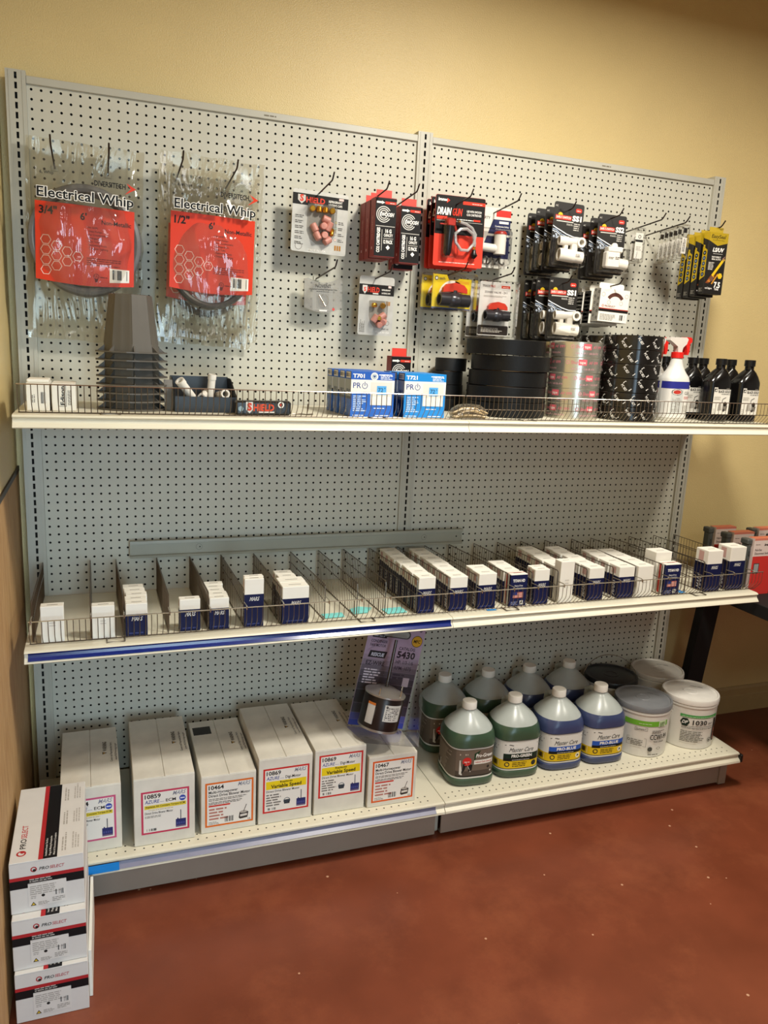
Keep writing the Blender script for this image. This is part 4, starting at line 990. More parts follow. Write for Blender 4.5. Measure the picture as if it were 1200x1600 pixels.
def bin_and_pipes():
    t = thing('parts_bin', 'open black parts bin holding white pipe fittings right of the pots', 'bin', 18.6, -9.6, ZS)
    b = MB(); m = M('black_bin_plastic', '161514', .4, var=.1)
    b.box(-3.3, 3.3, -3.4, 3.4, 0, .1)
    b.prof([(-3.4, .1), (-3.3, .1), (-3.2, 1.6), (-3.45, 1.7)], -3.3, 3.3)
    for s_ in (-1, 1): b.prof([(-3.4, .1), (3.4, .1), (3.4, 3.5), (1.2, 3.5), (-3.3, 1.7)], s_*3.3-.05, s_*3.3+.05)
    b.box(-3.3, 3.3, 3.3, 3.4, 0, 3.6)
    b.build('bin_body', m, t)
    def pipe(label, a, bb, ro, extra=None):
        o = thing('pipe_fitting', label, 'pipe fitting', 18.6, -9.6, ZS)
        b = MB(); b.ringtube(a, bb, ro, ro*.72, 20); b.build('pipe', m_pvc, o)
        b = MB(); A, B = Vector(a), Vector(bb); d_ = (B-A).normalized(); b.ringtube(A - d_*.02, A + d_*.55, ro*1.12, ro*.74, 20); b.build('socket_rim', m_pvc, o)
    pipe('white pipe stub with open end leaning left in the black bin', (-2.75, -2.3, 3.3), (-.9, -.9, .95), .47)
    pipe('upright white pipe stub in the middle of the black bin', (1.0, -.6, 4.0), (.7, -.3, .5), .42)
    pipe('white pipe elbow with open end lying at the right of the black bin', (2.2, -2.4, 2.0), (1.9, .9, 1.6), .44)
    pipe('white pipe stub sunk low across the front of the black bin', (-.4, -2.2, 1.5), (.4, .4, 1.9), .4)
    b = MB(); b.prof([(-11.5, 0), (-11.3, 0), (-10.2, 3.2), (-10.5, 3.3)], -.45, .45)
    tag(b.build('grey_plastic_scrap', M('grey_scrap', '77726a', .7, var=.15), loc=(14.75, 0, ZS)), 'scrap of grey plastic standing between the pots and the black bin', 'scrap')
    t = thing('printed_pouch', 'black pouch with big red lettering lying on the shelf right of the bin', 'pouch', 24.5, -15.4, ZS, ry=-.5)
    b = MB(); b.bbox(-3.1, 3.0, 0, 1.6, 0, 1.55, .2); c = b.build('pouch', M('black_foil_pouch', '191614', .28, var=.2, bump=.3, bscale=30), t)
    p = Print(facing_front(0, 0, 0)); p.poly([(-2.0, 1.45), (-1.25, 1.45), (-1.25, .6), (-1.62, .2), (-2.0, .6)], 'cfccc6'); p.text('S', -1.62, .55, .75, 'c9402c', al='c', bold=4)
    p.text('HIELD', -1.2, .5, .7, 'd8502f', w=2.3, bold=3); p.rect(-.6, .28, 1.2, .4, 'e8e4da'); p.disc(1.85, 1.15, .35, 'e8e4da', 1, 14, .22); p.disc(1.85, 1.15, .14, 'c9402c', 2, 8); p.disc(-2.55, .7, .3, '8aa0a8', 1, 7); p.build('pouch_printing', c)
    t = thing('loose_wire_hook', 'loose bent wire hook lying on the shelf between red pouch and blue boxes', 'hook', 29.3, -14.4, ZS)
    b = MB(); b.tube([(-1.4, 0, .1), (-.5, .1, .12), (.2, -.2, .1), (.3, -.2, 1.3)], .08, 6); b.tube([(.2, -.2, .1), (1.0, .3, .1)], .08, 6); b.build('bent_wire', m_wire, t)
bin_and_pipes()

# --- boxed thermostats
def thermostat_box(code, top, low, label, X, y):
    t = thing('thermostat_box', label, 'box', X, y, ZS, group='blue thermostat boxes ' + code)
    w, h, dp = 5.25, 5.1, 2.1
    b = MB(); b.bbox(-w/2, w/2, 0, dp, 0, h, .03); c = b.build('carton', M('blue_carton_' + low, low, .4, var=.02), t)
    p = Print(facing_front(0, 0, 0))
    p.rect(-w/2, 4.2, w/2, h, top); p.text(code, -w/2+.2, 4.42, .42, 'f2efe8', w=1.4, bold=3)
    if code == 'T701': p.disc(.15, 4.6, .45, 'e8e6e0', 2, 20); p.disc(.15, 4.6, .32, 'b9c4cc', 3, 16); p.poly([(-.05, 4.7), (.35, 4.7), (.15, 4.45)], '2a4a8a', 4)
    p.lines(.9, 4.3, w/2-.2, 4.95, 4, 'e8eef6', short=.6); p.lines(.7, 4.75, w/2-.2, 4.95, 1, 'f2f5fa', 2, short=.1)
    p.rect(-w/2, 2.75, w/2, 4.2, 'ece9e0'); p.text('PR', -w/2+.25, 3.25, .62, '23428a', w=.95, bold=.6); p.disc(-w/2+1.65, 3.52, .34, '23428a', 2, 22, .27, 115, 425); p.rect(-w/2+1.61, 3.5, -w/2+1.69, 3.98, '23428a', 2)
    p.rect(-w/2, 2.62, -.25, 2.8, '15181c', 2); p.lines(-w/2+.5, 2.66, -.6, 2.76, 1, 'e8e4da', 3)
    p.rect(-.25, 1.35, 2.35, 3.95, 'ddd9d0', 2); p.rect(.5, 2.55, 1.65, 3.55, '58a9e6', 3); p.text('72', .65, 2.85, .48, '1c3050', w=.6, bold=0, lay=4); p.disc(1.45, 3.3, .06, '1c3050', 4, 8)
    for i in range(4): p.rect(-.15+.62*i, 1.4, .38+.62*i, 2.35, 'f0ede4', 3)
    p.lines(-w/2+.3, .65, -.45, 2.5, 9, 'c9dcf2', short=.5); p.lines(.2, .95, 2.0, 1.15, 1, 'e2ecf8'); p.lines(-w/2+.3, .12, -.4, .32, 1, 'e2ecf8'); p.lines(.4, .12, 2.4, .32, 1, 'e2ecf8'); p.build('front_printing', c)
    p = Print(facing_left(-w/2, 0, 0)); p.rect(-dp, 0, 0, h, '1c3f86', 0); p.rect(-dp, 2.3, 0, 4.2, '9aa0a2'); p.rect(-dp, 2.0, 0, 2.3, '55595c'); p.barcode(-dp+.3, 4.35, -.2, 5.0); p.text('PRO', -.9, 2.6, .5, '2a3a5a', al='c', rot=0); p.lines(-dp+.3, .4, -1.3, 1.7, 3, 'd5e2f2', vert=True); p.build('side_printing', c)
    return t
a = thermostat_box('T701', '2a5cb4', '2b66c0', 'blue thermostat box with a dial badge, front of its row on the shelf', 37.0, -15.2)
for i, od in enumerate(('second', 'third', 'rearmost')): dup(a, f'blue thermostat box showing its dark side, {od} behind the dial badge box', 36.95-.1*i, -12.95+2.3*i, ZS)
a = thermostat_box('T721', '2088d4', '2489d6', 'bright blue thermostat box, front of its row beside the black rolls', 43.5, -15.2)
for i, od in enumerate(('second', 'third')): dup(a, f'bright blue thermostat box, {od} in its row nearest the centre upright', 43.4-.12*i, -12.95+2.25*i, ZS)
def tangle():
    t = thing('cable_tie_bundle', 'crumpled clear bag of beige cable ties by the shelf joint', 'bag', 49.6, -14.6, ZS)
    rr = random.Random(5)
    for i in range(16):
        b = MB(); y = rr.uniform(-.8, .8); z = .12 + rr.random()*1.1; a = rr.uniform(-.3, .3); L = rr.uniform(1.6, 2.3)
        b.tube([(-L, y+a, z*.5), (-L*.4, y, z), (L*.3, y-a, z*1.05), (L, y-a*2, z*.55)], .11, 5); b.build('cable_tie', M('beige_tie', 'b59d75', .4, var=.12), t)
    b = MB(); b.sm = True; loft(b, [(0, 2.3, 1.1, 2.4), (.5, 2.5, 1.25, 2.4), (1.1, 2.3, 1.1, 2.2), (1.6, 1.5, .7, 2), (1.7, .6, .3, 2)], 24); b.build('clear_bag', m_film, t)
tangle()

# --- rolls
m_blkroll = M('black_strap_roll', '070707', .5, var=.12, vscale=25, bump=.15, bscale=90, spec=.3)
def roll(name, label, X, y, z, r, h, mat, group, ri=1.5, prints=None, cat='tape roll', rz=0):
    t = thing(name, label, cat, X, y, z, group=group, rz=rz)
    b = MB(); b.lathe([(ri, 0), (r-.05, 0), (r, .05), (r, h-.05), (r-.05, h), (ri, h)], 56, close=True); b.build('wound_tape', mat, t)
    b = MB(); b.lathe([(ri-.12, 0), (ri, 0), (ri, h), (ri-.12, h)], 32, close=True); b.build('core', M('card_core', '9a7f5c', .8, var=.1), t)
    if prints:
        p = Print(wrap(r, r, 2), .006); prints(p, r, h); p.build('printing', t)
    return t
ords = ['top', 'second', 'third', 'fourth', 'bottom']
R0 = None
for i, od in enumerate(ords):
    lab = f'wide black roll, {od} of the big stack of five on the upper shelf'
    x = 57.5 + (-.45, .25, .1, -.1, 0)[i]; y = -9.2 + (.15, -.1, .1, 0, 0)[i]; z = ZS + 1.93*(4-i)
    if R0 is None: R0 = roll('black_roll', lab, x, y, z, 5.05, 1.86, m_blkroll, 'wide black rolls', 3.6)
    else: dup(R0, lab, x, y, z, rz=17*i)
R1 = None
for i, od in enumerate(['top', 'second', 'third', 'bottom']):
    lab = f'small black roll, {od} of the short stack at the pegboard behind the big stack'
    x = 52.0 + (.35, -.1, 0, .1)[i]; z = ZS + 1.75*(3-i)
    if R1 is None: R1 = roll('small_black_roll', lab, x, -2.7, z, 2.1, 1.7, M('matt_black_roll', '080808', .6, var=.12), 'small black rolls', 1.2)
    else: dup(R1, lab, x, -2.7, z)
m_foil = M('silver_foil_tape', 'd8d3c4', .24, metal=.85, var=.03, bump=.03, bscale=50)
def foil_print(p, r, h):
    for k in range(-1, 3):
        u = -1.9 + k*5.2
        p.disc(u-.55, h*.68, .24, 'c98890', 1, 12, .16); p.text('Shur', u-.15, h*.58, .42, 'c9707a', w=.95, bold=.4); p.rect(u+.8, h*.5, u+1.9, h*.88, 'cf5f6a', 1, 4); p.text('tape', u+.92, h*.6, .36, 'ece6dc', w=.8, bold=1); p.text('AF 099', u+2.15, h*.58, .36, 'c9707a', w=1.5, bold=.4)
        p.text('181A-P / 181B-FX', u-.1, h*.2, .24, 'c9969c', w=3.2, bold=0)
R2 = None
for i, od in enumerate(ords):
    lab = f'silver foil tape roll with red printing, {od} of the front stack'
    if R2 is None: R2 = roll('foil_tape_roll', lab, 66.35, -11.0, ZS+1.96*(4-i), 3.45, 1.94, m_foil, 'front silver foil tape rolls', 1.5, foil_print)
    else: dup(R2, lab, 66.35+.05*math.sin(i*2), -11.0, ZS+1.96*(4-i), rz=(0, -8, 12, 24, 20)[i])
for i, od in enumerate(ords): dup(R2, f'silver foil tape roll half hidden, {od} of the rear stack beside black rolls', 68.2, -3.55, ZS+1.96*(4-i), rz=-60+9*i, group='rear silver foil tape rolls')
def black_print(p, r, h):
    rr = p.rng
    for k in range(12):
        u = -r*PI + k*(2*PI*r/12) + .2; v = h*(.95 if k % 2 else .72)
        ca, sa = math.cos(math.radians(-52)), math.sin(math.radians(-52))
        def q(a, b): return (u + a*ca - b*sa, v - .1 + a*sa + b*ca)
        L = 1.35 if k % 2 == 0 else 1.7
        def clip(pts): return [(a, min(max(b_, .02), h-.02)) for a, b_ in pts]
        p.poly(clip([q(0, .12), q(L, .12), q(L, .52), q(0, .52)]), 'd9d6cf', 1)
        if v - L*.79 > .1: p.text('Shurtape', *q(.08, .2), .24, '15120f', w=L-.2, bold=1, rot=-52, lay=2)
        if v - L*.79 - .5 > -.3: p.text('PC 857', *q(.1, -.28), .3, 'd9d6cf', w=min(1.0, (v-.1)/.82), bold=1.5, rot=-52, lay=1)
m_blktape = M('glossy_black_tape', '161310', .16, var=.08, coat=.3)
R3 = None; ords6 = ['top', 'second', 'third', 'fourth', 'fifth', 'bottom']
for i, od in enumerate(ords6):
    lab = f'printed black tape roll, {od} of the front stack of six'
    if R3 is None: R3 = roll('printed_tape_roll', lab, 74.3, -12.15, ZS+1.83*(5-i), 3.92, 1.81, m_blktape, 'front printed black tape rolls', 1.5, black_print)
    else: dup(R3, lab, 74.3+.05*math.sin(3*i), -12.15, ZS+1.83*(5-i), rz=(0, 14, 39, 8, 27, 50)[i])
for i, od in enumerate(ords6): dup(R3, f'printed black tape roll mostly hidden, {od} of the rear stack at pegboard', 75.8, -4.0, ZS+1.83*(5-i), rz=70+21*i, group='rear printed black tape rolls')

# --- spray bottles
m_hdpe = M('white_hdpe', 'd9d7d0', .3, var=.02)
m_redpl = M('bright_red_plastic', 'd8241c', .3, var=.03)
def spray(label, X, y, rz):
    t = thing('spray_bottle', label, 'spray bottle', X, y, ZS, rz=rz, group='red trigger spray bottles')
    b = MB(); loft(b, [(0, 1.85, 1.35, 3), (.2, 1.98, 1.5, 3), (5.4, 2.02, 1.55, 3), (5.9, 1.95, 1.45, 2.6), (6.6, 1.4, 1.15, 2.2), (7.4, .95, .9, 2), (8.3, .75, .7, 2), (8.6, .7, .7, 2)], 36); b.build('bottle', m_hdpe, t)
    p = Print(wrap(2.03, 1.56, 3)); p.rect(-3.2, .45, 3.2, 5.3, 'dcd9d2', 1, 30); p.rect(-3.2, 4.35, 3.2, 5.3, '2c2f86', 2, 30); p.rect(-1.6, 1.0, .3, 4.2, 'c3c5c1', 2, 8)
    p.disc(-.75, 3.9, .85, '2a2a30', 3, 20, None, 0, 360, .5); p.disc(-.75, 3.9, .74, 'e0d8cc', 4, 20, None, 0, 360, .48); p.disc(-.75, 3.9, .62, 'b8382e', 5, 20, None, 0, 360, .42)
    p.text('CLEANER', .55, 3.6, .38, '55524c', w=2.0, bold=.3, lay=3); p.lines(.5, 3.0, 2.3, 3.4, 2, 'c9706a', 3); p.lines(.5, 1.2, 2.4, 2.2, 5, 'aaa59b', 3); p.lines(-1.4, 1.3, .1, 3.2, 9, '9a968e', 3); p.build('wrap_label', t)
    b = MB(); b.lathe([(.82, 8.4), (.82, 9.15), (.6, 9.2)], 24); b.build('red_collar', m_redpl, t)
    b = MB(); b.prism([(-.35, 9.2), (.35, 9.2), (.5, 9.8), (1.1, 10.3), (1.3, 10.9), (1.0, 11.15), (-1.9, 11.1), (-2.0, 10.7), (-1.2, 10.3), (-.5, 9.9)], -.42, .42); b.build('sprayer_head', M('pale_sprayer', 'd5cfc6', .35, var=.03), t)
    b = MB(); b.prism([(.75, 11.2), (1.75, 11.2), (2.05, 11.0), (2.05, 10.55), (1.7, 10.35), (1.75, 9.4), (1.6, 8.85), (1.35, 8.85), (1.25, 9.6), (.95, 10.3)], -.4, .4); b.build('red_trigger', m_redpl, t)
    return t
a = spray('white spray bottle with red trigger, in front left of the black oil bottles', 81.35, -12.6, 6)
dup(a, 'white spray bottle with red trigger, half hidden behind the printed tape stack', 81.2, -8.3, ZS, rz=3)

# --- oil bottles
m_oil = M('black_oil_bottle', '0d0c0c', .2, var=.1, coat=.2)
def oil(label, X, y):
    t = thing('oil_bottle', label, 'bottle', X, y, ZS, group='black oil bottles')
    b = MB(); loft(b, [(0, 1.75, 1.1, 4), (.15, 1.9, 1.25, 4), (5.3, 1.95, 1.3, 4), (5.6, 1.9, 1.28, 4), (6.3, 1.5, 1.1, 3, .2), (6.9, 1.05, .85, 2.4, .35), (7.3, .62, .6, 2, .4), (8.2, .6, .6, 2, .4)], 40); b.build('bottle', m_oil, t)
    b = MB(); b.tube([(-1.75, -.75, 5.5), (.05, -.7, 7.2)], .14, 6); b.build('shoulder_ridge', m_oil, t)
    b = MB(); b.lathe([(.78, 7.75), (.72, 7.8), (.72, 8.55), (.66, 8.62), (0, 8.62)], 28, cx=.4, shape=lambda a_: 1+.02*math.cos(28*a_)); b.build('cap', m_blackpl, t)
    p = Print(facing_front(0, -1.3, 0)); p.poly([(-1.4, 1.0), (1.45, 1.0), (1.45, 4.45), (-.75, 4.45), (-.8, 4.7), (-1.4, 4.7)], 'dcd8cf')
    p.rect(-1.35, 4.1, -.85, 4.55, '2a2622', 2); p.poly([(-1.3, 4.2), (-1.0, 4.5), (-.9, 4.2)], 'dcd8cf', 3); p.text('BLACK GOLD', 1.4, 4.0, .34, '15120f', w=2.05, al='r', bold=3); p.text('VACUUM PUMP OIL', 1.4, 3.72, .16, '15120f', w=1.5, al='r', bold=1.5)
    p.lines(-1.25, 3.0, -.1, 3.5, 4, '9a958a'); p.lines(.7, 4.55, 1.35, 4.7, 1, '8a857c')
    p.line([(.2, 2.6), (.25, 3.1), (.8, 3.35)], .1, '3a3632'); p.poly([(-.5, 1.5), (-.4, 2.4), (.1, 2.6), (.3, 1.6)], 'a39e96', 2); p.disc(.75, 2.45, .32, '2a2622', 2, 12); p.poly([(.45, 1.6), (1.1, 1.5), (1.2, 2.2), (.5, 2.3)], '77726a', 2); p.disc(.6, 1.6, .2, '3a3632', 3, 10); p.lines(-1.3, 1.15, -.7, 1.9, 3, 'b9b4aa'); p.build('front_label', t)
    return t
a = oil('black oil bottle at the right end of the upper shelf, label facing front', 93.75, -12.6)
dup(a, 'black oil bottle with full white label, second from the right end', 88.65, -12.6, ZS)
dup(a, 'black oil bottle showing a sliver of label, just right of the front spray bottle', 86.7, -9.3, ZS)
dup(a, 'black oil bottle behind the gap between the two labelled oil bottles', 96.1-1.2, -7.9, ZS)
dup(a, 'black oil bottle behind the second labelled oil bottle from the right', 90.2, -7.4, ZS)
dup(a, 'black oil bottle seen only as a dark cap behind the spray bottles', 85.7, -4.6, ZS)
# ================================================================== lower shelf: cartons in divided bins
def mid_carton(label, X, y, w, h, dp, style, group):
    t = thing('capacitor_carton', label, 'box', X, y, ZM, group=group)
    hb = 0 if style == 'white' else h*(.98 if style == 'flag' else .68)
    b = MB(); b.bbox(-w/2, w/2, 0, dp, 0, h, .05)
    c = b.build('carton', m_white, t)
    p = Print(facing_front(0, 0, 0), .006)
    def logo(pp, u, v, s, col='e8e6e0', rot=0):
        pp.text('MARS', u, v, .42*s, col, w=1.15*s, al='c', bold=2, ital=.35, rot=rot, lay=3)
        for k in (.1, .22, .34):
            if not rot: pp.rect(u-.6*s, v+k*s, u+.62*s, v+(k+.03)*s, '10153f' if col[0] != '1' else 'e9e5da', 4)
    if style == 'navy':
        p.rect(-w/2, 0.02, w/2, hb, '12173f'); logo(p, .05, hb-.75, min(1, w/2.3)*1.05)
        p.lines(-w*.35, .3, w*.35, .55, 1, '3a4278')
    elif style == 'flag':
        p.rect(-w/2, 0.02, w/2, hb, '141a44'); p.text('TITAN HD', 0, h*.76, .36, 'e8e6e0', w=w*.72, al='c', bold=3); p.text('Heavy-Duty', 0, h*.62, .22, 'd5d5d5', w=w*.5, al='c'); p.text('Run Capacitor', 0, h*.54, .22, 'd5d5d5', w=w*.6, al='c')
        f0, f1 = h*.26, h*.44
        p.rect(-w*.3, f0, w*.3, f1, 'd8b9b0', 2)
        for k in range(4): p.rect(-w*.3, f0+k*(f1-f0)/3.5, w*.3, f0+(k+.5)*(f1-f0)/3.5, 'b8594e', 3)
        p.rect(-w*.3, (f0+f1)/2, -w*.05, f1, '2a3470', 4); p.rect(.3, .2, .8, .75, 'd5d2ca', 2); p.disc(.55, .5, .15, '5a5a5a', 3, 8); p.lines(-w*.4, .2, .1, .7, 3, '8a90b8')
    else: p.lines(-.3, h*.45, .4, h*.6, 2, 'cfcac0')
    p.build('front_printing', c)
    p = Print(facing_left(-w/2, 0, 0), .006)
    if style == 'navy':
        p.rect(-dp, 0.02, 0, hb, '0e1338'); p.text('MARS', -dp*.32, .25, dp*.34, 'b9b9bd', w=min(hb-.5, 2.2), bold=1, ital=.3, rot=90); p.rect(-dp*.75, hb+.3, -dp*.35, h-.25, 'c9a29a'); 
    elif style == 'flag':
        p.rect(-.35, 0, 0, hb, '141a44'); p.rect(-dp*.8, .1, -dp*.55, h-.1, 'b0392e')
    p.build('side_printing', c)
    p = Print(facing_up(0, 0, h), .006); p.rect(-w*.22, dp*.4, w*.25, dp*.4+.14, '77726a'); p.line([(-w/2, .12), (w/2, .12)], .03, 'aaa599')
    if style == 'flag': p.rect(-w/2, dp*.5, w/2, dp*.62, 'b0392e')
    p.build('top_printing', c)
    return t
ORD = ['front', 'second', 'third', 'fourth', 'fifth', 'sixth', 'rearmost']
# (group phrase, x centre, front y, width, height, number, pitch in depth, style)
bins = [('thin plain white cartons in the far left bin', 2.35, -16.35, 2.25, 4.0, 1, 1.35, 'white', 'plain white carton alone in the far left bin'),
 ('plain white cartons in the second bin', 7.35, -16.35, 2.3, 3.7, 1, 1.35, 'white', 'plain white carton alone in the second bin from the left'),
 ('five small navy cartons nearest the left wall', 10.75, -16.3, 2.25, 3.7, 5, 1.46, 'navy', None),
 ('single small navy carton', 16.4, -16.0, 2.25, 3.7, 1, 1.3, 'navy', 'small navy and white carton alone between two rows of five'),
 ('second row of five small navy cartons', 19.6, -16.2, 2.15, 3.7, 5, 1.3, 'navy', None),
 ('pair of tall navy cartons in the left bay', 23.5, -16.2, 2.2, 5.7, 2, .95, 'navy', None),
 ('wide navy cartons in the left bay', 28.35, -16.2, 3.15, 4.5, 2, 2.0, 'navy', None),
 ('long row of seven navy cartons left of the rack centre', 44.9, -16.1, 2.25, 4.6, 7, 2.07, 'navy', None),
 ('long row of seven navy cartons right of the rack centre', 49.2, -16.15, 2.4, 4.45, 7, 2.05, 'navy', None),
 ('pair of navy cartons just right of the shelf joint', 53.2, -16.2, 2.5, 4.65, 2, 2.15, 'navy', None),
 ('flag-printed carton', 57.75, -16.15, 2.45, 4.3, 1, 1.6, 'flag', 'navy carton printed with a flag, fronting the row near the shelf joint'),
 ('pale cartons behind the flag-printed carton', 57.5, -14.5, 2.3, 4.35, 2, 2.5, 'navy', None),
 ('pair of navy cartons left of the tall white carton', 61.05, -16.3, 2.2, 4.8, 2, 1.2, 'navy', None),
 ('tall narrow white carton', 64.9, -16.2, 2.1, 5.65, 1, 1.7, 'white', 'tall narrow plain white carton fronting its bin in the right bay'),
 ('four navy cartons behind the tall white carton', 65.3, -14.1, 2.5, 4.5, 4, 2.6, 'navy', None),
 ('deep row of navy cartons right of the tall white carton', 69.6, -16.15, 2.4, 4.5, 5, 2.35, 'navy', None),
 ('deep row of navy cartons left of the all-white row', 74.45, -16.15, 2.5, 4.4, 4, 2.4, 'navy', None),
 ('row of four all-white cartons', 77.45, -16.3, 2.55, 4.4, 4, 2.4, 'white', None),
 ('flag-printed carton at right', 82.15, -16.2, 2.65, 4.4, 1, 1.8, 'flag', 'navy carton printed with a flag near the right end of the shelf'),
 ('tall navy carton beside the empty bin', 89.3, -16.25, 2.65, 6.0, 1, 2.6, 'navy', 'tall navy and white carton beside the empty bin, second from right end'),
 ('tall navy carton at the right end', 93.4, -16.25, 2.8, 6.35, 1, 2.7, 'navy', 'tall navy and white carton at the right end of the lower shelf')]
POS = {'five small navy cartons nearest the left wall': 'in the row of five nearest the left wall', 'second row of five small navy cartons': 'in the row of five right of the single carton',
 'pair of tall navy cartons in the left bay': 'of the tall pair in the left bay', 'wide navy cartons in the left bay': 'of the wide pair left of the cyan slips',
 'long row of seven navy cartons left of the rack centre': 'of seven in the long row right of the cyan slips', 'long row of seven navy cartons right of the rack centre': 'of seven in the long row above the shelf joint',
 'pair of navy cartons just right of the shelf joint': 'of the pair just left of the flag-printed row', 'pale cartons behind the flag-printed carton': 'behind the flag-printed carton near the joint',
 'pair of navy cartons left of the tall white carton': 'of the pair left of the tall white carton', 'four navy cartons behind the tall white carton': 'of four behind the tall white carton',
 'deep row of navy cartons right of the tall white carton': 'in the row right of the tall white carton', 'deep row of navy cartons left of the all-white row': 'in the row left of the all-white cartons', 'row of four all-white cartons': 'of four in the all-white row'}
rj = random.Random(11)
for grp, X, y, w, h, n, pitch, style, lab in bins:
    first = None
    for i in range(n):
        od = ORD[i] if i < n-1 or n < 4 else 'rearmost'
        col = 'plain white carton' if style == 'white' else 'navy and white carton'
        l_ = lab or f'{col}, {od} {POS[grp]}'
        xx = X + (rj.uniform(-.15, .15) if i else 0); rz = rj.uniform(-3, 3) if i else 0
        if first is None: first = mid_carton(l_, X, y, w, h, pitch-.14, style, grp if n > 1 else None)
        else: dup(first, l_, xx, y + pitch*i, ZM, rz=rz)
    if grp.startswith('long row'): pass
for i, (X, y) in enumerate(((28.3, -12.1), (28.2, -10.6))):
    if i == 0: q = mid_carton('smaller navy and white carton, nearer of two behind the wide pair', X, y, 2.2, 4.45, 1.4, 'navy', 'smaller navy cartons behind the wide pair')
    else: dup(q, 'smaller navy and white carton, farther of two behind the wide pair', X, y, ZM)
q = mid_carton('taller plain white carton right behind the flag carton near the right end', 82.0, -14.2, 2.75, 5.6, 2.4, 'white', None)

def slip(label, pts, x, y, group, col='7fd6d2', rz=0):
    b = MB(); n = len(pts); b.add([(a, c, .04 + .25*abs(a)*abs(c)*.12) for a, c in pts] + [(a, c, .07 + .25*abs(a)*abs(c)*.12) for a, c in pts],
        [tuple(range(n))[::-1], tuple(range(n, 2*n))] + [(k, (k+1) % n, n+(k+1) % n, n+k) for k in range(n)])
    tag(b.build('paper_slip', M('slip_' + col, col, .6, var=.03), loc=(x, y, ZM), rot=(0, 0, rz)), label, 'paper', group)
slip('cyan paper slip lying leftmost of three in the empty bins', [(-1.2, -.8), (1.25, -.7), (1.3, .8), (-1.3, .75)], 33.4, -14.7, 'cyan slips on the lower shelf')
slip('cyan paper slip lying in the middle of three empty bins', [(-1.5, -.9), (.4, -1.1), (1.8, .3), (.5, 1.3), (-1.0, .9)], 37.2, -13.6, 'cyan slips on the lower shelf', rz=12)
slip('cyan paper slip lying rightmost of three, left of a long carton row', [(-1.3, -1.0), (1.3, -.9), (1.2, 1.1), (-1.5, .9)], 41.4, -14.6, 'cyan slips on the lower shelf')
slip('scrap of blue paper beside the flag carton near the right end', [(-.5, -.5), (.6, -.4), (.4, .6), (-.3, .5)], 84.4, -15.6, None, '2f8fd6')
slip('scrap of blue paper below the navy pair right of the shelf joint', [(-.6, -.2), (.7, -.2), (.7, .2), (-.6, .25)], 53.6, -16.9, None, '3f8fd0')
def spare_rail():
    t = thing('spare_steel_rail', 'long spare grey steel rail lying along the backs of the shelf dividers', 'rail', 33.7, -.8, ZM+4.55, ry=-.05)
    b = MB(); b.prof([(.1, 0), (-.35, 0), (-.4, .3), (-.1, .4), (-.1, 1.75), (-.45, 1.85), (-.4, 2.2), (.1, 2.2), (.1, 2.1), (-.25, 2.1), (-.0, 1.8), (-.0, .35), (-.3, .2), (.1, .1)], -23, 23); b.build('channel', M('grey_rail_paint', '9a9a8c', .45, var=.06, vscale=6), t)
    for u in (-14.5, 17.0):
        p = Print(facing_front(u, -.1, 1.15)); p.disc(0, 0, .42, '85857a', 1, 20, .36); p.disc(.1, 0, .09, '2a2a26', 1, 8); p.build('round_punch', t)
    p = Print(facing_front(22.1, -.1, 1.1)); p.disc(0, 0, .12, '1a1a18', 1, 8); p.build('screw_hole', t)
spare_rail()

# ================================================================== bottom deck: motor cartons
m_carton = M('white_motor_carton', 'd6d0c2', .65, var=.10, vscale=12)
def motor_pic(p, u, v, s, blue):
    if blue:
        p.rect(u-.42*s, v, u+.42*s, v+.75*s, '2b2f66', 3); p.rect(u-.42*s, v, u+.42*s, v+.15*s, '6a5a7a', 4); p.rect(u-.04*s, v+.75*s, u+.03*s, v+1.6*s, '4a4a55', 3); p.rect(u-.3*s, v+.7*s, u-.2*s, v+.85*s, '2b2f66', 3)
        for k in range(4): p.rect(u+(-.34+.18*k)*s, v+.25*s, u+(-.22+.18*k)*s, v+.45*s, '474c8a', 4)
    else:
        p.poly([(u-.5*s, v+.15*s), (u-.35*s, v), (u+.4*s, v+.08*s), (u+.5*s, v+.7*s), (u+.3*s, v+.85*s), (u-.4*s, v+.8*s)], '3a3330', 3); p.poly([(u-.35*s, v+.25*s), (u+.35*s, v+.3*s), (u+.38*s, v+.55*s), (u-.35*s, v+.5*s)], 'd5cfc6', 4)
        p.disc(u, v+.78*s, .38*s, 'b0a89e', 4, 14, None, 0, 360, .4); p.line([(u, v+.8*s), (u+.3*s, v+1.6*s)], .07*s, '4a4440', 5)
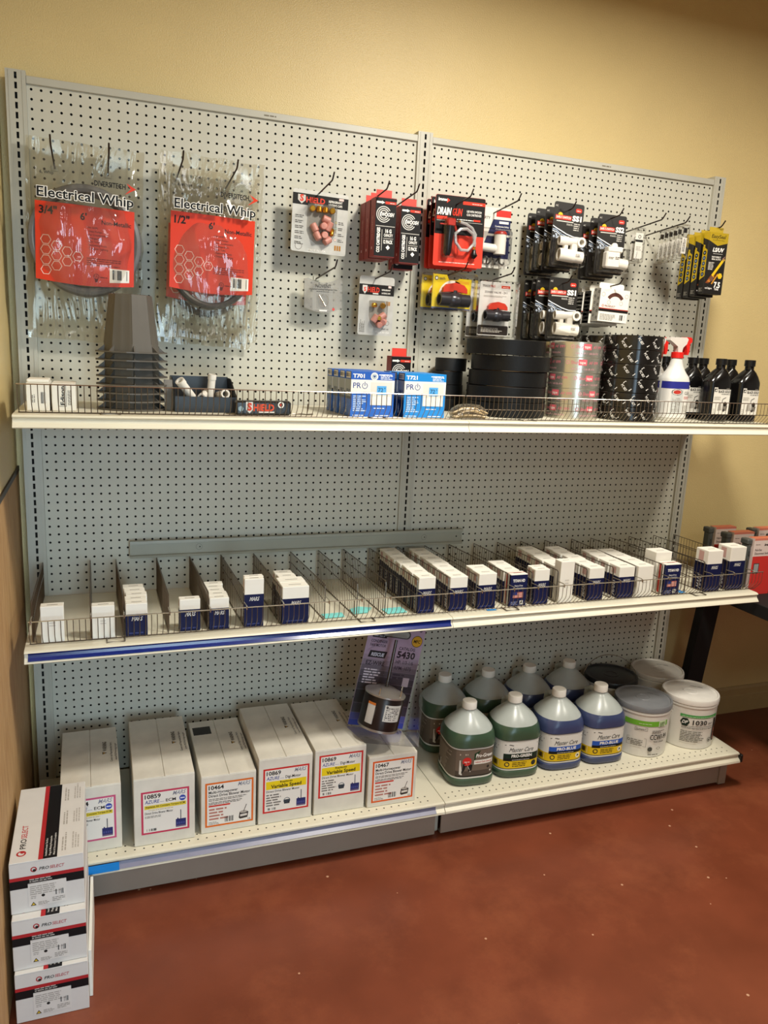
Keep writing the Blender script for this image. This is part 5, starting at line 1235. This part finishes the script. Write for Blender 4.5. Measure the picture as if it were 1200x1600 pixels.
def motor_carton(label, X, y, w, h, dp, code, style, border, rz=0, lab=(.79, 1.35, 5.35)):
    t = thing('motor_carton', label, 'box', X, y, ZB, rz=rz)
    b = MB(); b.bbox(-w/2, w/2, 0, dp, 0, h, .06); c = b.build('carton', m_carton, t)
    for s_ in (-1, 1):
        f = MB(); f.bbox(min(s_*.04, s_*(w/2-.02)), max(s_*.04, s_*(w/2-.02)), .02, dp-.05, h-.02, h+.09, .03); fl = f.build('top_flap', m_carton, t)
        if s_ == 1:
            p = Print(facing_up(0, 0, h+.09), .005)
            p.poly([(w*.22, dp*.5), (w*.22+.55, dp*.5+.32), (w*.22, dp*.5+.62)], '3a342a', 1); p.poly([(w*.22+.1, dp*.5+.1), (w*.22+.38, dp*.5+.32), (w*.22+.1, dp*.5+.52)], 'b98a3a', 2)
            p.text('WARNING', w*.22+.5, dp*.5+.75, .45, '3a352e', w=2.3, rot=90, bold=2); p.text('Cancer and Reproductive Harm', w*.22+1.1, dp*.36, .28, '55504a', w=dp*.34, rot=90); p.text('www.P65Warnings.ca.gov', w*.22+1.6, dp*.38, .25, '55504a', w=dp*.3, rot=90)
            if style == 'hp': p.rect(-w*.45, dp*.73, -w*.1, dp*.88, '2a2520', 1)
            p.build('flap_printing', fl)
    lw, v0, lh = w*lab[0], lab[1], lab[2]; u0 = -lw/2 + .08; u1, v1 = u0+lw, v0+lh
    p = Print(facing_front(0, 0, 0), .006)
    p.rect(u0, v0, u1, v1, border); p.rect(u0+.22, v0+.22, u1-.22, v1-.22, 'e6e1d8', 2)
    K = '1d1a18'; p.text(code, u0+.4, v1-.88, .5, K, w=1.75, bold=2, lay=3)
    p.text('MARS', u1-1.85, v1-.8, .5, '3a4a7a', w=1.5, ital=.4, bold=.2, lay=3); 
    for k in (.1, .24, .38): p.rect(u1-1.9, v1-.8+k, u1-.35, v1-.8+k+.03, 'e6e1d8', 4)
    if style == 'hp':
        p.text('Multi-Horsepower', u0+.4, v1-1.4, .34, K, w=lw*.6, bold=1.5, lay=3); p.text('Direct Drive Blower Motor', u0+.4, v1-1.85, .34, K, w=lw*.86, bold=1.5, lay=3)
        p.lines(u0+.4, v1-2.35, u1-.4, v1-1.98, 2, '6a655c', 3); p.lines(u0+.4, v1-2.8, u1-.9, v1-2.45, 2, '4a453e', 3)
        p.rect(u0+.4, v1-3.1, u0+2.9, v1-2.9, 'c9382c', 3); p.lines(u0+.45, v0+.55 if lh < 4.9 else v0+.9, u0+2.8, v1-3.15, 4, 'b5776a', 3)
        p.barcode(u0+lw*.38, v0+.35, u0+lw*.6, v0+1.2, 3, bg=None); motor_pic(p, u1-1.15, v0+.5, 1.15, False); p.text('UL', u1-.65, v0+.28, .22, K, lay=3); p.lines(u0+.4, v0+.3, u0+1.7, v0+.7, 3, '8a857c', 3)
    else:
        p.text('AZURE', u0+.4, v1-1.5, .42, '2f3f8c', w=1.6, bold=1, ital=.2, lay=3); p.lines(u0+2.05, v1-1.45, u0+2.55, v1-1.38, 1, '2f3f8c', 3)
        p.text('ECM' if style == 'ecm' else 'Digi-Motor', u0+2.7, v1-1.5, .36, K, w=1.1 if style == 'ecm' else 1.9, bold=1.2, lay=3)
        if style == 'ecm':
            p.disc(u1-.75, v1-1.3, .36, '3a4ea8', 3, 18); p.rect(u1-1.0, v1-1.38, u1-.5, v1-1.24, 'd5d8ea', 4)
            p.rect(u0+.35, v1-2.2, u1-.35, v1-1.75, 'ddc63c', 3); p.text('Replaces All Constant Torque ECM', u0+.5, v1-2.03, .22, K, w=lw-1.0, bold=1, lay=4); p.lines(u0+.8, v1-2.4, u1-1.0, v1-2.26, 1, 'b9a040', 3)
            p.text('Direct Drive Blower Motor', u0+.4, v1-2.85, .28, K, w=lw*.58, bold=1, lay=3); p.lines(u0+.4, v1-3.3, u0+lw*.5, v1-3.0, 2, '77726a', 3)
        else:
            p.rect(u0+.35, v1-2.75, u1-.35, v1-1.7, 'e8cc1c', 3); p.text('Replaces', (u0+u1)/2, v1-2.0, .24, K, al='c', w=1.5, bold=1.5, lay=4); p.text('Variable Speed', (u0+u1)/2, v1-2.6, .44, K, al='c', w=lw*.66, bold=2, lay=4)
            p.text('Direct Drive Blower Motor', u0+.4, v1-3.15, .27, K, w=lw*.72, bold=1, lay=3); p.lines(u0+.4, v0+.9, u0+lw*.42, v1-3.25, 5, '77726a', 3)
            p.disc(u0+lw*.52, v0+1.35, .42, '55606a', 3, 14, .34); p.rect(u0+lw*.46, v0+.95, u0+lw*.58, v0+1.5, '3a4048', 3)
        p.barcode(u0+.5, v0+.3, u0+1.7, v0+.75, 3, bg=None); motor_pic(p, u1-.95, v0+.4, 1.35, True)
    p.build('front_label', c)
    return t
motor_carton('white motor carton half hidden behind the striped boxes, leftmost on the deck', 5.55, -17.1, 6.3, 8.0, 13.5, '5694', 'ecm', 'c4567c', 1)
motor_carton('white motor carton with fully visible pink-bordered label, second from the left', 13.35, -17.5, 6.7, 8.3, 14.3, '10859', 'ecm', 'c23a58')
motor_carton('low white motor carton with orange-bordered label and a hole in its top flap', 20.65, -17.15, 6.4, 7.25, 13.8, '10464', 'hp', 'd8691f', 0, (.88, .75, 5.7))
motor_carton('tall white motor carton, left of the two with red-bordered yellow-banded labels', 27.42, -17.2, 6.55, 8.5, 13.8, '10869', 'digi', 'c92f2c', 0, (.86, 1.4, 5.85))
motor_carton('tall white motor carton, right of the two with red-bordered yellow-banded labels', 34.3, -17.1, 6.55, 8.6, 13.2, '10869', 'digi', 'c92f2c', 0, (.86, 2.2, 5.75))
motor_carton('low white motor carton with orange-bordered label under the packed fan motor', 41.15, -17.4, 6.5, 6.85, 13.0, '10467', 'hp', 'd8591f', 0, (.86, .6, 5.7))

def fan_motor():
    t = thing('fan_motor_pack', 'clamshell packed fan motor with purple card leaning on the white cartons', 'blister pack', 40.3, -14.3, 14.75, ry=12.5, rx=-4)
    w, h = 7.9, 13.9
    b = MB(); b.prism(rrect(-w/2, 0, w/2, h, .35), 1.6, 1.66); c = b.build('purple_card', M('lilac_card', 'a893a8', .4, var=.03), t)
    p = Print(facing_front(0, 1.6, 0), .006)
    bands = ['2f3f9a', '4a4f92', '3a3440', '2c262c', '352e36', '463d47', '58505a', '6d626e', '857684', '9a8798', 'a893a8']
    zz = [0, .8, 1.7, 3.0, 4.8, 5.8, 6.7, 7.5, 8.2, 8.9, 9.5]
    for k, (z, cc) in enumerate(zip(zz, bands)): p.rect(-w/2+.05, z+.02, w/2-.05, (zz+[h-.1])[k+1], cc)
    p.rect(-3.3, h-2.1, -1.3, h-1.5, '1a1a22', 2); p.lines(-3.1, h-1.95, -1.5, h-1.65, 1, '9a9aa6', 3)
    p.text('CONDENSER', -3.35, h-2.75, .36, '2a2230', w=2.3, bold=1.5); p.text('FAN MOTOR', -3.35, h-3.3, .36, '2a2230', w=2.2, bold=1.5)
    p.poly([(-3.35, h-4.75), (-.95, h-4.75), (-.75, h-3.85), (-3.15, h-3.85)], '15151f', 2); p.text('RESCUE', -2.95, h-4.55, .44, 'c9c9d6', w=1.85, bold=2.5, ital=.2, lay=3)
    p.text('EZ-WIRE', -3.4, h-5.75, .55, '1f1a26', w=2.6, bold=1.5); p.lines(-3.4, h-8.2, -.9, h-6.1, 6, 'd8cdd6')
    p.disc(3.05, h-2.0, .78, '4a3a16', 2, 24); p.disc(3.05, h-2.0, .7, 'c99a2a', 3, 24); p.text('MFC', 3.05, h-2.2, .42, '2a2210', al='c', w=.95, bold=2, lay=4)
    p.text('CATALOG', .75, h-3.35, .4, '2a2230', w=2.3, bold=1.5); p.text('5430', .65, h-4.4, .85, '1f1a26', w=2.6, bold=3); p.text('HP: 1/3-1/6', .7, h-5.2, .46, '2a2230', w=2.5, bold=.8); p.text('RPM: 1075', .7, h-6.0, .46, '2a2230', w=2.4, bold=.8); p.lines(.7, h-7.2, 2.9, h-6.4, 2, '3a3040')
    p.rect(2.3, h-8.2, 3.2, h-7.0, 'c4b4be', 2)
    for u in (-2.9, 3.3): p.disc(u, h-.55, .2, '6a5f6c', 2, 12)
    # hand hole with a rounded rim
    p.poly([(-1.55+.55*math.cos(a), h-1.35+.55*math.sin(a)) for a in [PI/2+PI*k/8 for k in range(9)]] + [(1.45+.55*math.cos(a), h-1.35+.55*math.sin(a)) for a in [-PI/2+PI*k/8 for k in range(9)]], '4a4a48', 2)
    p.poly([(-1.5+.4*math.cos(a), h-1.35+.4*math.sin(a)) for a in [PI/2+PI*k/8 for k in range(9)]] + [(1.4+.4*math.cos(a), h-1.35+.4*math.sin(a)) for a in [-PI/2+PI*k/8 for k in range(9)]], '9a9c94', 3)
    p.build('card_printing', c)
    b = MB(); b.lathe([(2.3, 1.15), (2.55, 1.35), (2.55, 5.3), (2.4, 5.55), (0, 5.55)], 40, cx=-1.05, cy=-1.15); b.build('motor_can', M('dark_motor_can', '231c1a', .3, metal=.4, var=.1), t)
    b = MB(); b.lathe([(2.62, 5.5), (2.62, 5.7), (1.9, 5.95), (1.2, 6.3), (.5, 6.4), (0, 6.4)], 40, cx=-1.05, cy=-1.15); b.lathe([(2.6, 1.15), (2.6, 1.4), (2.5, 1.45)], 40, cx=-1.05, cy=-1.15); b.build('end_bell', M('aluminium_bell', 'b5b0a8', .3, metal=.8, var=.05), t)
    b = MB(); b.tube([(-1.05, -1.15, 6.3), (-.95, -.6, 12.3)], .2, 12); b.build('shaft', M('steel_shaft', '55504e', .25, metal=.9), t)
    for a_ in (-2.3, -1.0, .1):
        b = MB(); b.tube([(-1.05+2.3*math.cos(a_), -1.15+2.3*math.sin(a_), 5.6), (-1.05+2.3*math.cos(a_), -1.15+2.3*math.sin(a_), 6.6)], .08, 6); b.build('through_bolt', m_chrome, t)
    p = Print(wrap(2.56, 2.56, 2, 4, -1.05, -1.15)); p.rect(-.9, 2.7, 1.5, 4.8, 'd9d4cb', 1, 10); p.lines(-.7, 2.9, 1.3, 4.6, 7, '55504a', 2); p.disc(-.6, 4.55, .15, '55504a', 2, 8); p.rect(-3.2, 2.0, -2.1, 4.7, 'c9c4bc', 1, 6); p.rect(-3.2, 4.4, -2.1, 4.7, 'c8702a', 2, 6); p.build('rating_plate', t)
    b = MB(); n = 0
    sec = [(-w/2-.1, .25, 1.55), (w/2+.1, .25, 1.55)]
    vs = [(-4.3, 1.58, -.12), (4.3, 1.58, -.12), (4.1, 1.58, 9.5), (-4.1, 1.58, 9.5), (-3.5, -3.9, -.1), (3.9, -3.9, -.1), (3.1, -3.7, 5.6), (-2.8, -3.7, 5.6), (-1.2, .3, 8.0), (1.4, .3, 8.0), (-.8, -.2, 12.3), (1.0, -.2, 12.3), (-1.0, 1.5, 12.6), (1.2, 1.5, 12.6)]
    b.add(vs, [(0,1,5,4), (4,5,6,7), (7,6,9,8), (8,9,11,10), (10,11,13,12), (0,4,7,8,3), (1,2,9,6,5), (3,8,10,12), (2,13,11,9)]); b.build('clear_clamshell', clear('clamshell_plastic', gloss=.02, rough=.05, edge=.45, bump=.1, bscale=12), t, fix=False)
fan_motor()

# ================================================================== jugs and pails
def jug_mat(col, nm): return M(nm, col, .28, var=.06, vscale=20, coat=.1)
m_green = jug_mat('3a503c', 'green_liquid_in_jug'); m_blue = jug_mat('3a4468', 'blue_liquid_in_jug')
m_milky = M('milky_jug_plastic', 'c2c8c2', .28, var=.03, alpha=.78)
def jug(label, X, y, mat, style, rz, group=None):
    t = thing('cleaner_jug', label, 'jug', X, y, ZB, rz=rz, group=group)
    rings = [(0, 3.0, 3.0, 3.6), (.18, 3.28, 3.28, 3.6), (.5, 3.4, 3.4, 3.6), (1.0, 3.4, 3.4, 3.6), (1.15, 3.28, 3.28, 3.6), (5.55, 3.28, 3.28, 3.6), (5.7, 3.42, 3.42, 3.4), (6.3, 3.43, 3.43, 3.0), (6.9, 3.4, 3.4, 2.6), (7.4, 3.2, 3.2, 2.35), (7.45, 3.18, 3.18, 2.3), (8.1, 2.7, 2.7, 2.1), (8.8, 1.95, 1.95, 2), (9.4, 1.25, 1.25, 2), (9.7, .85, .85, 2), (9.95, .78, .78, 2)]
    b = MB(); loft(b, rings, 44, split=7.44); b.build('jug_body', [mat, m_milky], t)
    b = MB(); b.tube([(0, 2.6, 6.8), (0, 3.3, 7.6), (0, 3.25, 8.6), (0, 2.3, 9.2), (0, 1.0, 9.2)], [.5, .48, .45, .42, .4], 10); b.build('handle', m_milky, t)
    b = MB(); b.lathe([(.92, 9.85), (.97, 9.9), (.97, 10.75), (.9, 10.85), (0, 10.87)], 36, shape=lambda a: 1 + .015*math.cos(36*a)); b.build('cap', m_white, t)
    p = Print(wrap(3.285, 3.285, 3.6), .012); K = '15140f'
    p.rect(-8.5, 1.2, 3.0, 1.42, 'd5d4cc', 1, 40); p.rect(-8.5, 5.35, 3.0, 5.52, 'd5d4cc', 1, 40)
    if style == 'brown':
        p.rect(-8.2, 1.42, 2.85, 5.35, '5f5348', 1, 40); p.rect(-2.7, 1.5, 2.75, 5.25, '6e5f52', 2, 16); p.rect(-2.7, 1.5, 2.75, 2.3, '4f443b', 3, 16); p.rect(-2.7, 1.5, 2.75, 1.62, '1a1512', 4, 16)
        p.poly([(-.2, 4.75), (.6, 5.15), (2.6, 5.15), (2.6, 3.95), (-.2, 3.75)], '1d3a20', 3); p.text('Pro-Green', 0, 4.2, .5, 'efece4', w=2.5, bold=2, ital=.2, lay=4); p.rect(-.2, 3.2, 2.6, 3.8, 'e0dcd2', 3, 6); p.text('Indoor Coil Cleaner', 0, 3.4, .24, 'b8382e', w=2.4, bold=1, lay=4)
        p.disc(-1.2, 3.7, .62, 'c9302a', 4, 18); p.lines(-1.6, 3.6, -.8, 3.8, 1, 'e8c8c0', 5); p.poly([(-2.2, 1.9), (-2.2, 3.9), (-1.4, 3.7), (-.6, 2.2), (-1.9, 1.75)], 'd2cdc4', 4); p.poly([(-1.9, 2.0), (-1.7, 3.4), (-.4, 3.2), (-.5, 2.4)], '1f1c1a', 5); p.lines(-2.2, 4.6, -.8, 5.0, 1, 'c9b9a9', 3); p.disc(1.9, 2.7, .2, '2a2420', 4, 12); p.disc(2.3, 2.05, .14, 'cfc8bc', 4, 8)
        p.lines(-7.6, 1.8, -3.4, 5.0, 12, '9a8d80', 2); p.barcode(-7.6, 1.55, -6.4, 2.4, 3)
    else:
        word, wc = ('PRO-GREEN', '14271a') if style == 'green' else ('PRO-BLUE', '2a56b0')
        p.rect(-8.2, 1.42, 2.85, 5.35, 'dcdad2', 1, 40); p.rect(-8.2, 1.5, 2.85, 2.75, 'd9b51c', 2, 40); p.rect(-8.2, 1.42, 2.85, 1.5, K, 3, 40)
        p.line([(-2.4, 4.95), (-1.6, 5.0), (-1.3, 4.9), (2.5, 4.98)], .09, K, 3)
        p.text('Master Care', -1.8, 3.95, .62, K, w=3.6, bold=0, ital=.45, lay=3); p.rect(-2.5, 3.0, 2.7, 3.68, wc, 3, 14); p.text(word, .1, 3.14, .4, 'efece4', w=3.0, al='c', bold=2.5, lay=4); p.rect(-2.5, 2.6, 2.7, 3.0, K, 3, 14); p.lines(-1.3, 2.72, 1.5, 2.86, 1, 'd5d2ca', 4)
        p.disc(-1.95, 2.1, .36, '2a2a26', 3, 16); p.disc(-1.95, 2.1, .22, 'd9b51c', 4, 12); p.disc(2.0, 2.1, .38, 'ece6c8' if style != 'green' else '2a2a26', 3, 14); p.disc(2.0, 2.1, .25, '2a2a26', 4, 3); p.lines(-1.2, 1.75, 1.3, 2.5, 3, '5a4a10', 3)
        p.lines(-7.4, 3.1, -3.2, 4.9, 7, '9a968e', 2); p.barcode(-4.6, 1.75, -3.1, 2.65, 3); p.lines(-7.4, 1.8, -5.0, 2.5, 3, '6a5a20', 3)
    p.build('wrap_label', t)
    return t
G = 'cleaner jugs on the bottom deck'
jug('green jug with brown picture label, leftmost of the front row of jugs', 53.55, -13.15, m_green, 'brown', -4)
jg = jug('green jug with white and yellow label, second in the front row', 60.65, -12.95, m_green, 'green', -5)
jb = jug('blue jug with blue-banded label, third in the front row', 67.75, -12.9, m_blue, 'blue', -4)
dup(jb, 'blue jug with blue-banded label, front row, touching the grey-lidded pail', 74.7, -13.0, ZB, rz=-3)
jug('green jug with brown label in the shade, leftmost of the rear row', 53.85, -4.4, m_green, 'brown', -8)
dup(jg, 'shaded green jug in the rear row behind the white-labelled green jug', 60.95, -4.35, ZB, rz=0)
dup(jb, 'shaded blue jug in the rear row, behind and right of the green jugs', 67.95, -4.35, ZB, rz=8)
dup(jb, 'shaded blue jug in the rear row beside the black-lidded pail', 75.0, -4.35, ZB, rz=-2)

def pail(label, X, y, lidcol, style, rz=0, handle=False):
    t = thing('adhesive_pail', label, 'pail', X, y, ZB, rz=rz)
    b = MB(); b.lathe([(3.75, 0), (3.85, .1), (4.02, 6.6), (4.12, 6.65), (4.12, 6.9), (4.04, 6.95), (4.06, 7.5)], 56); b.build('pail_body', M('white_pail_plastic', 'dcd9d0', .35, var=.02), t)
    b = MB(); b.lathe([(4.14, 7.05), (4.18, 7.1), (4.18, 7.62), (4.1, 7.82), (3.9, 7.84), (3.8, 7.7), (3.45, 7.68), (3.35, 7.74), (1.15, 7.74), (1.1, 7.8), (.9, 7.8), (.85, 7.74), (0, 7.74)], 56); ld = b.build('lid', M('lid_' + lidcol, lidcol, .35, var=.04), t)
    p = Print(facing_up(0, 0, 7.745), .005); p.text('OPEN HERE', .8, 1.6, .3, '5a5a58', w=1.8, rot=-25, bold=.5); p.build('lid_embossing', ld)
    for s_ in (-1, 1):
        b = MB(); b.tube([(s_*4.05, 0, 6.2), (s_*4.25, 0, 6.2)], .4, 12); b.build('handle_boss', M('white_pail_plastic'), t)
    if handle:
        b = MB(); b.tube([(4.45*math.cos(a), .3*math.sin(a)+1.2*math.sin(a), 6.2 + 4.2*math.sin(a)) for a in [PI*k/24 for k in range(25)]], .07, 6); b.build('wire_handle', m_chrome, t)
    else:
        b = MB(); b.tube([(4.4*math.cos(a), 4.15*math.sin(a), 6.2 - .5*math.sin(a)) for a in [PI*k/24 for k in range(25)]], .07, 6); b.build('wire_handle', M('dark_bail_wire', '2a2724', .35, metal=.7), t)
    p = Print(wrap(4.0, 4.0, 2), .03); K = '23201c'
    if style == 'dp':
        p.rect(-3.2, 5.1, 3.0, 5.55, '4f9a52', 1, 14); p.lines(-2.9, 5.2, 2.8, 5.42, 1, 'a8d0a0', 2); p.disc(-2.45, 4.35, .68, '1a2a20', 1, 6); p.text('DP', -2.45, 4.12, .5, 'e8e6e0', al='c', w=.85, bold=2, ital=.3)
        p.text('1030', -1.35, 4.05, .72, K, w=2.2, bold=1.5); p.text('GRAY', 1.05, 4.08, .32, K, w=.85, bold=.6); p.rect(-2.9, 3.72, 2.1, 3.77, K, 1, 10); p.text('WATER BASED FIBER REINFORCED DUCT SEALANT', -2.9, 3.35, .22, K, w=4.9, bold=1)
        p.lines(-2.9, 1.3, .9, 3.1, 7, '6a665e'); p.disc(1.75, 1.55, .36, K, 1, 16, .28); p.disc(1.75, 1.5, .16, K, 1, 8); p.rect(2.35, 1.2, 3.0, 4.9, '2a2420', 1, 4); p.lines(2.5, 1.5, 2.85, 4.6, 1, 'b8705a', 2, vert=True)
    else:
        p.rect(-3.3, 4.95, 3.4, 5.75, '6fae35', 1, 16); p.lines(-1.2, 5.25, .8, 5.45, 1, 'c4dca4', 2); p.rect(1.7, 4.9, 3.0, 5.8, 'c9dcb0', 2, 4); p.lines(1.85, 5.0, 2.85, 5.7, 3, '4a6a2a', 3); p.frame(-1.7, 4.2, .1, 4.7, .04, '55524c'); p.lines(-1.55, 4.3, 0, 4.6, 2, '55524c')
        p.text('CCWI-99', .55, 2.9, .8, K, w=2.9, bold=1.2); p.text('FINE GRADE', 1.2, 2.45, .24, K, w=1.7, bold=1); p.lines(.8, 3.9, 2.9, 4.4, 3, '4a463e'); p.frame(-2.7, 1.7, .1, 3.0, .04, '77726a'); p.lines(-2.1, 1.85, 0, 2.85, 4, '77726a'); p.disc(-2.4, 2.5, .2, '3a3630', 1, 10, .13)
        p.disc(.75, 1.4, .36, '4a4a44', 1, 14); p.disc(2.1, 1.5, .34, '77726a', 1, 14, .26, 0, 360, .6); p.lines(.5, .5, 3.0, .75, 1, '55524c'); p.rect(-5.6, 1.0, -3.9, 4.8, 'b9b6ac', 1, 8); p.rect(-5.6, 4.95, -3.9, 5.6, '4f8a3a', 1, 8); p.lines(-5.4, 1.3, -4.1, 4.6, 9, '3a3630', 2)
    p.build('wrap_label', t)
    return t
pail('white pail with grey lid in the front row beside the blue jug', 82.75, -12.75, '77797c', 'ccwi', -26)
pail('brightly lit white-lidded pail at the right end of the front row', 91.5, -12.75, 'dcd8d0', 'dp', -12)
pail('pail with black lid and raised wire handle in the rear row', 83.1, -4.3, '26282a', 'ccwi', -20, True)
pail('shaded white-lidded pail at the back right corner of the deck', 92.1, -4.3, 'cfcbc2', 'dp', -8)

# ================================================================== striped boxes stacked on the floor
def striped_box(label, x, y, z):
    t = thing('thermostat_wire_box', label, 'box', x, y, z, group='striped white boxes on the floor')
    w, h, dp = 6.3, 5.18, 12.6
    b = MB(); b.bbox(0, w, 0, dp, 0, h, .04); c = b.build('carton', M('smooth_white_carton', 'd8d5d0', .5, var=.02), t)
    b = MB(); b.bbox(.02, w-.02, -.02, dp-.1, h, h+.08, .03); ld = b.build('lid', M('smooth_white_carton'), t)
    p = Print(facing_front(0, -.005, 0), .006); R_, K = 'b02a2e', '141214'
    p.rect(0, 2.55, w, 3.5, K); p.rect(0, 3.4, w, 3.75, R_, 2)
    p.rect(1.5, .55, 4.75, 3.0, 'dcd8d2', 3); p.rect(1.5, 2.95, 4.75, 3.2, K, 3); p.lines(1.65, 2.9, 3.6, 3.5, 3, 'b9b4ae', 4); p.lines(1.65, 1.75, 4.5, 2.75, 5, 'aaa59e', 4); p.barcode(3.75, 1.35, 4.6, 2.0, 4, bg=None); p.disc(2.75, 1.55, .15, '2a2826', 4, 12); p.lines(1.7, 1.35, 2.2, 1.7, 2, 'aaa59e', 4)
    p.poly([(1.65, .62), (2.15, .62), (1.9, 1.02)], '2a2620', 4); p.poly([(1.76, .68), (2.04, .68), (1.9, .92)], 'd2b23a', 5); p.lines(2.3, .62, 3.3, 1.0, 3, '9a958e', 4); p.lines(3.5, .75, 4.6, 1.25, 3, '9a958e', 4)
    p.disc(2.05, 4.35, .27, 'b02a2e', 1, 18, .17); p.disc(2.1, 4.25, .14, '2a2826', 2, 10); p.text('PRO', 2.5, 4.2, .3, '1f1d1c', w=.85, bold=1, ital=.2); p.text('SELECT', 3.4, 4.2, .3, 'b8444a', w=1.25, ital=.2)
    p.build('front_printing', c)
    p = Print(facing_up(0, 0, h+.082), .005)
    p.rect(2.75, 0, 4.05, dp-.15, K); p.rect(2.45, 0, 2.85, dp-.15, R_, 2)
    p.disc(.95, 1.3, .42, 'b02a2e', 1, 20, .27); p.disc(1.05, 1.5, .2, 'b02a2e', 2, 10); p.text('PRO', 1.25, 2.0, .5, '1f1d1c', w=1.55, rot=90); p.text('SELECT', 1.25, 3.65, .5, 'c0444a', w=2.1, rot=90)
    p.text('Insulated Female Tab Run', 3.15, .4, .17, 'd8d5d0', w=2.7, rot=90, bold=1); p.text('Plugs & Mating Receptacles', 3.5, .4, .17, 'd8d5d0', w=3.0, rot=90, bold=1); p.text('Male & Disconnect Couplers', 3.85, .4, .17, 'd8d5d0', w=3.4, rot=90, bold=1)
    for k in range(3): p.lines(4.4, .8+4.2*k, 4.9, 3.9+4.2*k, 2, 'aaa49c', vert=True); p.lines(5.3, 1.0+4.2*k, 6.0, 3.9+4.2*k, 3, 'b5afa8', vert=True)
    p.build('lid_printing', ld)
    return t
s0 = striped_box('striped white box lying on the floor at the bottom of the stack of three', -1.15, -32.35, .02)
dup(s0, 'striped white box in the middle of the floor stack of three', -1.2, -31.9, 5.31)
dup(s0, 'striped white box on top of the floor stack, red and black stripe on lid', -1.25, -31.05, 10.6)
b = MB(); b.bbox(0, .3, -11.0, 0, 0, 5.2, .04)
tag(b.build('flat_white_carton_sheet', m_white, loc=(5.28, -20.0, .02), rot=(0, 0, -.6)), 'flat white cardboard sheet standing on edge right of the striped boxes', 'cardboard')

# ================================================================== bench with boxed switches right of the rack
def bench():
    t = thing('black_bench', 'black bench with a slanted leg right of the shelving', 'table', 98.6, 0, 0)
    m = M('black_bench_paint', '080707', .75, var=.1)
    b = MB(); b.bbox(.3, 60, -29, 2.4, 26.4, 28.4, .1); b.build('bench_top', m, t)
    for x0, x1 in ((-.6, 2.2), (50, 53)):
        b = MB(); vs = []
        for z, xx in ((0, x0), (26.4, x0+3.0 if x0 < 10 else x0-2)):
            vs += [(xx, -3.6, z), (xx+3.3, -3.6, z), (xx+3.3, -1.9, z), (xx, -1.9, z)]
        b.add(vs, [(0,1,2,3), (4,7,6,5), (0,4,5,1), (1,5,6,2), (2,6,7,3), (3,7,4,0)]); b.build('slanted_leg', m, t)
    def pack(label, X, y, red='c8352f'):
        o = thing('disconnect_switch_pack', label, 'box', X, y, 28.45, group='boxed switches on the bench')
        b = MB(); b.bbox(0, 4.1, .1, 1.5, 0, 8.9, .05); c = b.build('carton', M('pink_white_carton', 'dcc9c0', .5, var=.02), o)
        p = Print(facing_front(0, .1, 0)); p.rect(0, 0, 4.1, 6.1, red); p.rect(0, 8.6, 4.1, 8.9, 'd07a66'); p.lines(.3, 7.9, 1.3, 8.1, 1, '8a7a72'); p.text('bramec', 2.0, 7.75, .36, '2a1f1c', w=1.5, bold=3, ital=.2); p.poly([(3.5, 8.15), (3.95, 7.9), (3.5, 7.6)], 'c8352f', 2)
        p.text('Pull-Out', .3, 6.95, .34, '5a4a46', w=1.3); p.text('Disconnect Switch', .3, 6.4, .34, '5a4a46', w=3.0); p.frame(.4, 3.4, 1.5, 5.0, .12, '3a3c3e', 2); p.rect(.52, 3.5, 1.4, 4.9, '9a9c9a', 2); p.build('front_printing', c)
        p = Print(facing_up(0, 0, 8.9), .005); p.rect(0, .12, 4.1, 1.48, 'cf7458'); p.build('top_printing', c)
        b = MB(); b.bbox(-.85, -.02, .5, 1.9, 0, 8.6, .2); b.bbox(-1.0, .0, .4, 2.0, 7.9, 8.75, .15); h_ = b.build('grey_switch_housing', M('grey_switch_plastic', '4c4f4c', .5, var=.08), o)
        b = MB(); b.tube([(-.45, .5, 6.3), (-.45, .5, 6.9)], .18, 8); b.build('latch', M('dark_latch', '3a3c3a', .5), h_)
        return o
    a = pack('grey and red boxed switch nearest the shelving, at the wall', 100.1, -4.6)
    dup(a, 'grey and red boxed switch, middle of the near column on the bench', 100.3, -8.2, 28.45)
    dup(a, 'grey and red boxed switch, front of the near column on the bench', 100.5, -12.2, 28.45)
    dup(a, 'grey and red boxed switch at the back of the far column, frame edge', 107.2, -6.4, 28.45)
    dup(a, 'grey and red boxed switch at the front of the far column, frame edge', 107.1, -10.6, 28.45)
bench()
